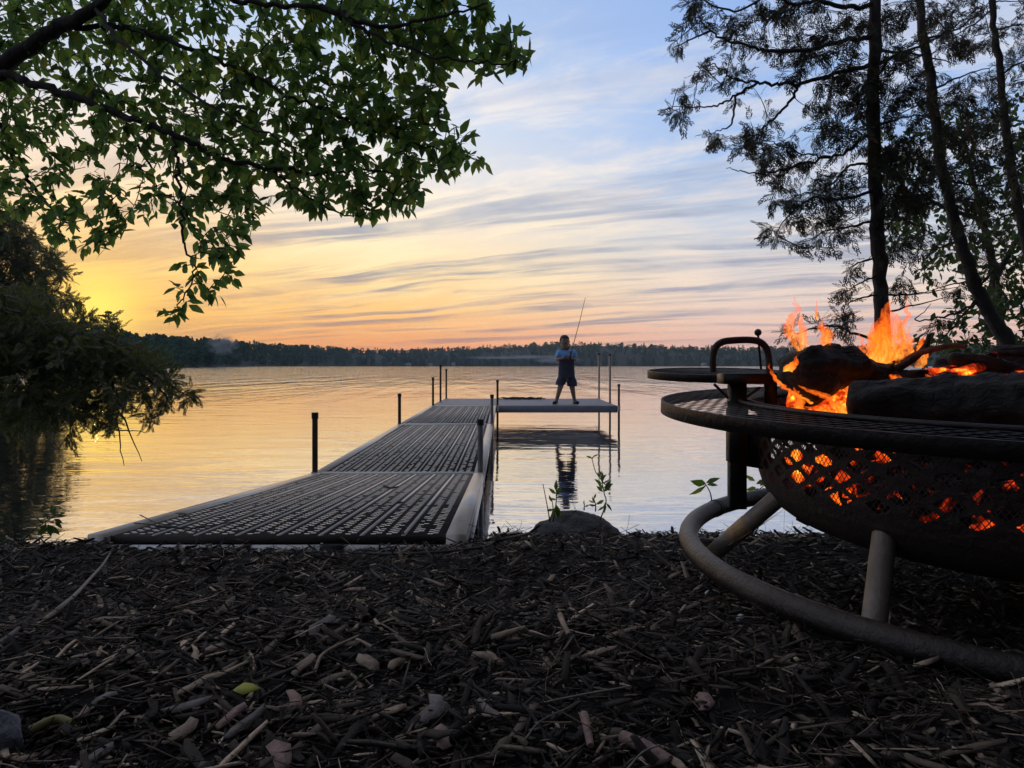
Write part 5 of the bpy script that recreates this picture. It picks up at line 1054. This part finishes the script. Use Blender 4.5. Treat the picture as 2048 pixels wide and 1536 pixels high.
sprout('sprout', 'yellowing leaves just behind the grill post by the bowl', [[(1520, 1000), (1512, 975)], [(1512, 985), (1530, 970)]], [(1512, 968, .3, 1.2), (1512, 975, 3.3, 1), (1506, 978, -.3, 1.2), (1520, 972, .4, 1), (1510, 962, 2.6, .9), (1524, 976, -.4, 1)], .045, 5, 2.6)
sprout('sprout', 'dark spiky-leaved sprig leaning out at the lower left shore', [[(28, 1092), (52, 1072), (76, 1056), (98, 1040), (108, 1030)], [(76, 1056), (95, 1052)]],
       [(108, 1030, 1.1, 1), (110, 1030, .5, .9), (112, 1034, .1, .9), (108, 1038, -.3, 1), (104, 1028, 1.9, .8), (100, 1042, 2.3, .9), (96, 1048, -1.4, 1.2), (92, 1046, -2.0, 1.3), (100, 1050, -1.0, 1.2), (88, 1046, 2.6, .8), (84, 1056, -2.2, 1), (110, 1044, -.6, .9), (116, 1030, .3, .7), (96, 1040, 1.3, .9), (80, 1084, 2.4, .8), (84, 1086, .6, .9), (78, 1088, 1.2, .7)], .040, 6, 2.55, 'bush', wdt=.75)
sprout('grass_sprout', 'thin grass stalk with arching blades at the lower left shore', [[(29, 1096), (29, 1060), (26, 1036), (26, 1020)], [(27, 1042), (36, 1050), (50, 1062)], [(30, 1070), (42, 1070), (47, 1088)], [(29, 1086), (14, 1080), (0, 1086)]], [(26, 1036, 2.3, 1), (26, 1036, .9, 1), (36, 1048, -.4, 1), (44, 1072, -1.1, 1), (12, 1080, 3.4, 1)], .035, 7, 2.55, 'bush', 'grass', .3)

# ------------------------------------------------------------------ smoke on the far shore and haze over the lake
def smokemat(name, dens, sc, col=(.75, .82, .9)):
    m = bpy.data.materials.new(name); m.use_nodes = True; m.node_tree.nodes.clear(); t = N(m.node_tree)
    tc = t.node('ShaderNodeTexCoord'); gq = tc.outputs['Generated']
    r = t.vmath('LENGTH', t.vmath('SUBTRACT', gq, (.5, .5, .5))); fall = t.maprange(r, .12, .5, 1, 0, True)
    n = t.maprange(t.noise(tc.outputs['Object'], sc, 4, .6), .44, .66, .03, 1, True)
    v = t.node('ShaderNodeVolumePrincipled', {'Color': (*col, 1), 'Density': t.math('MULTIPLY', t.math('MULTIPLY', fall, n), dens)})
    t.l.new(v.outputs[0], t.node('ShaderNodeOutputMaterial').inputs['Volume']); return m
def smoke(c, size, m, label):
    g = G(); a_ = np.linspace(.02, math.pi - .02, 12); g.lathe([(math.sin(q), -math.cos(q)) for q in a_], (0, 0, 0), 20); o = g.build('smoke', m); o.location = c; o.scale = size
    tag(o, label, 'smoke', None, 'stuff')
c = P(446, 688, 262); smoke(tuple(c), (6.5, 4, 4.6), smokemat('chimney_smoke', 1.1, 2.6), 'pale puff of smoke rising from the trees at the far left shore')
c = P(1115, 720, 720); smoke(tuple(c), (26, 10, 4.0), smokemat('shore_smoke', .5, 1.5), 'pale smoke lying on the water behind the boy')
c = P(1040, 714, 726); smoke(tuple(c), (68, 10, 2.6), smokemat('mist_band', .22, 1.0), 'thin band of mist drifting along the far shore')

hz = bpy.data.materials.new('haze_air'); hz.use_nodes = True; hz.node_tree.nodes.clear(); t = N(hz.node_tree)
v = t.node('ShaderNodeVolumePrincipled', {'Color': (.58, .76, .90, 1), 'Density': .00027})
t.l.new(v.outputs[0], t.node('ShaderNodeOutputMaterial').inputs['Volume'])
tag(G().box((0, 640, 24), (3400, 1500, 56)).build('haze', hz), 'thin bluish evening haze over the lake', None, None, 'stuff')
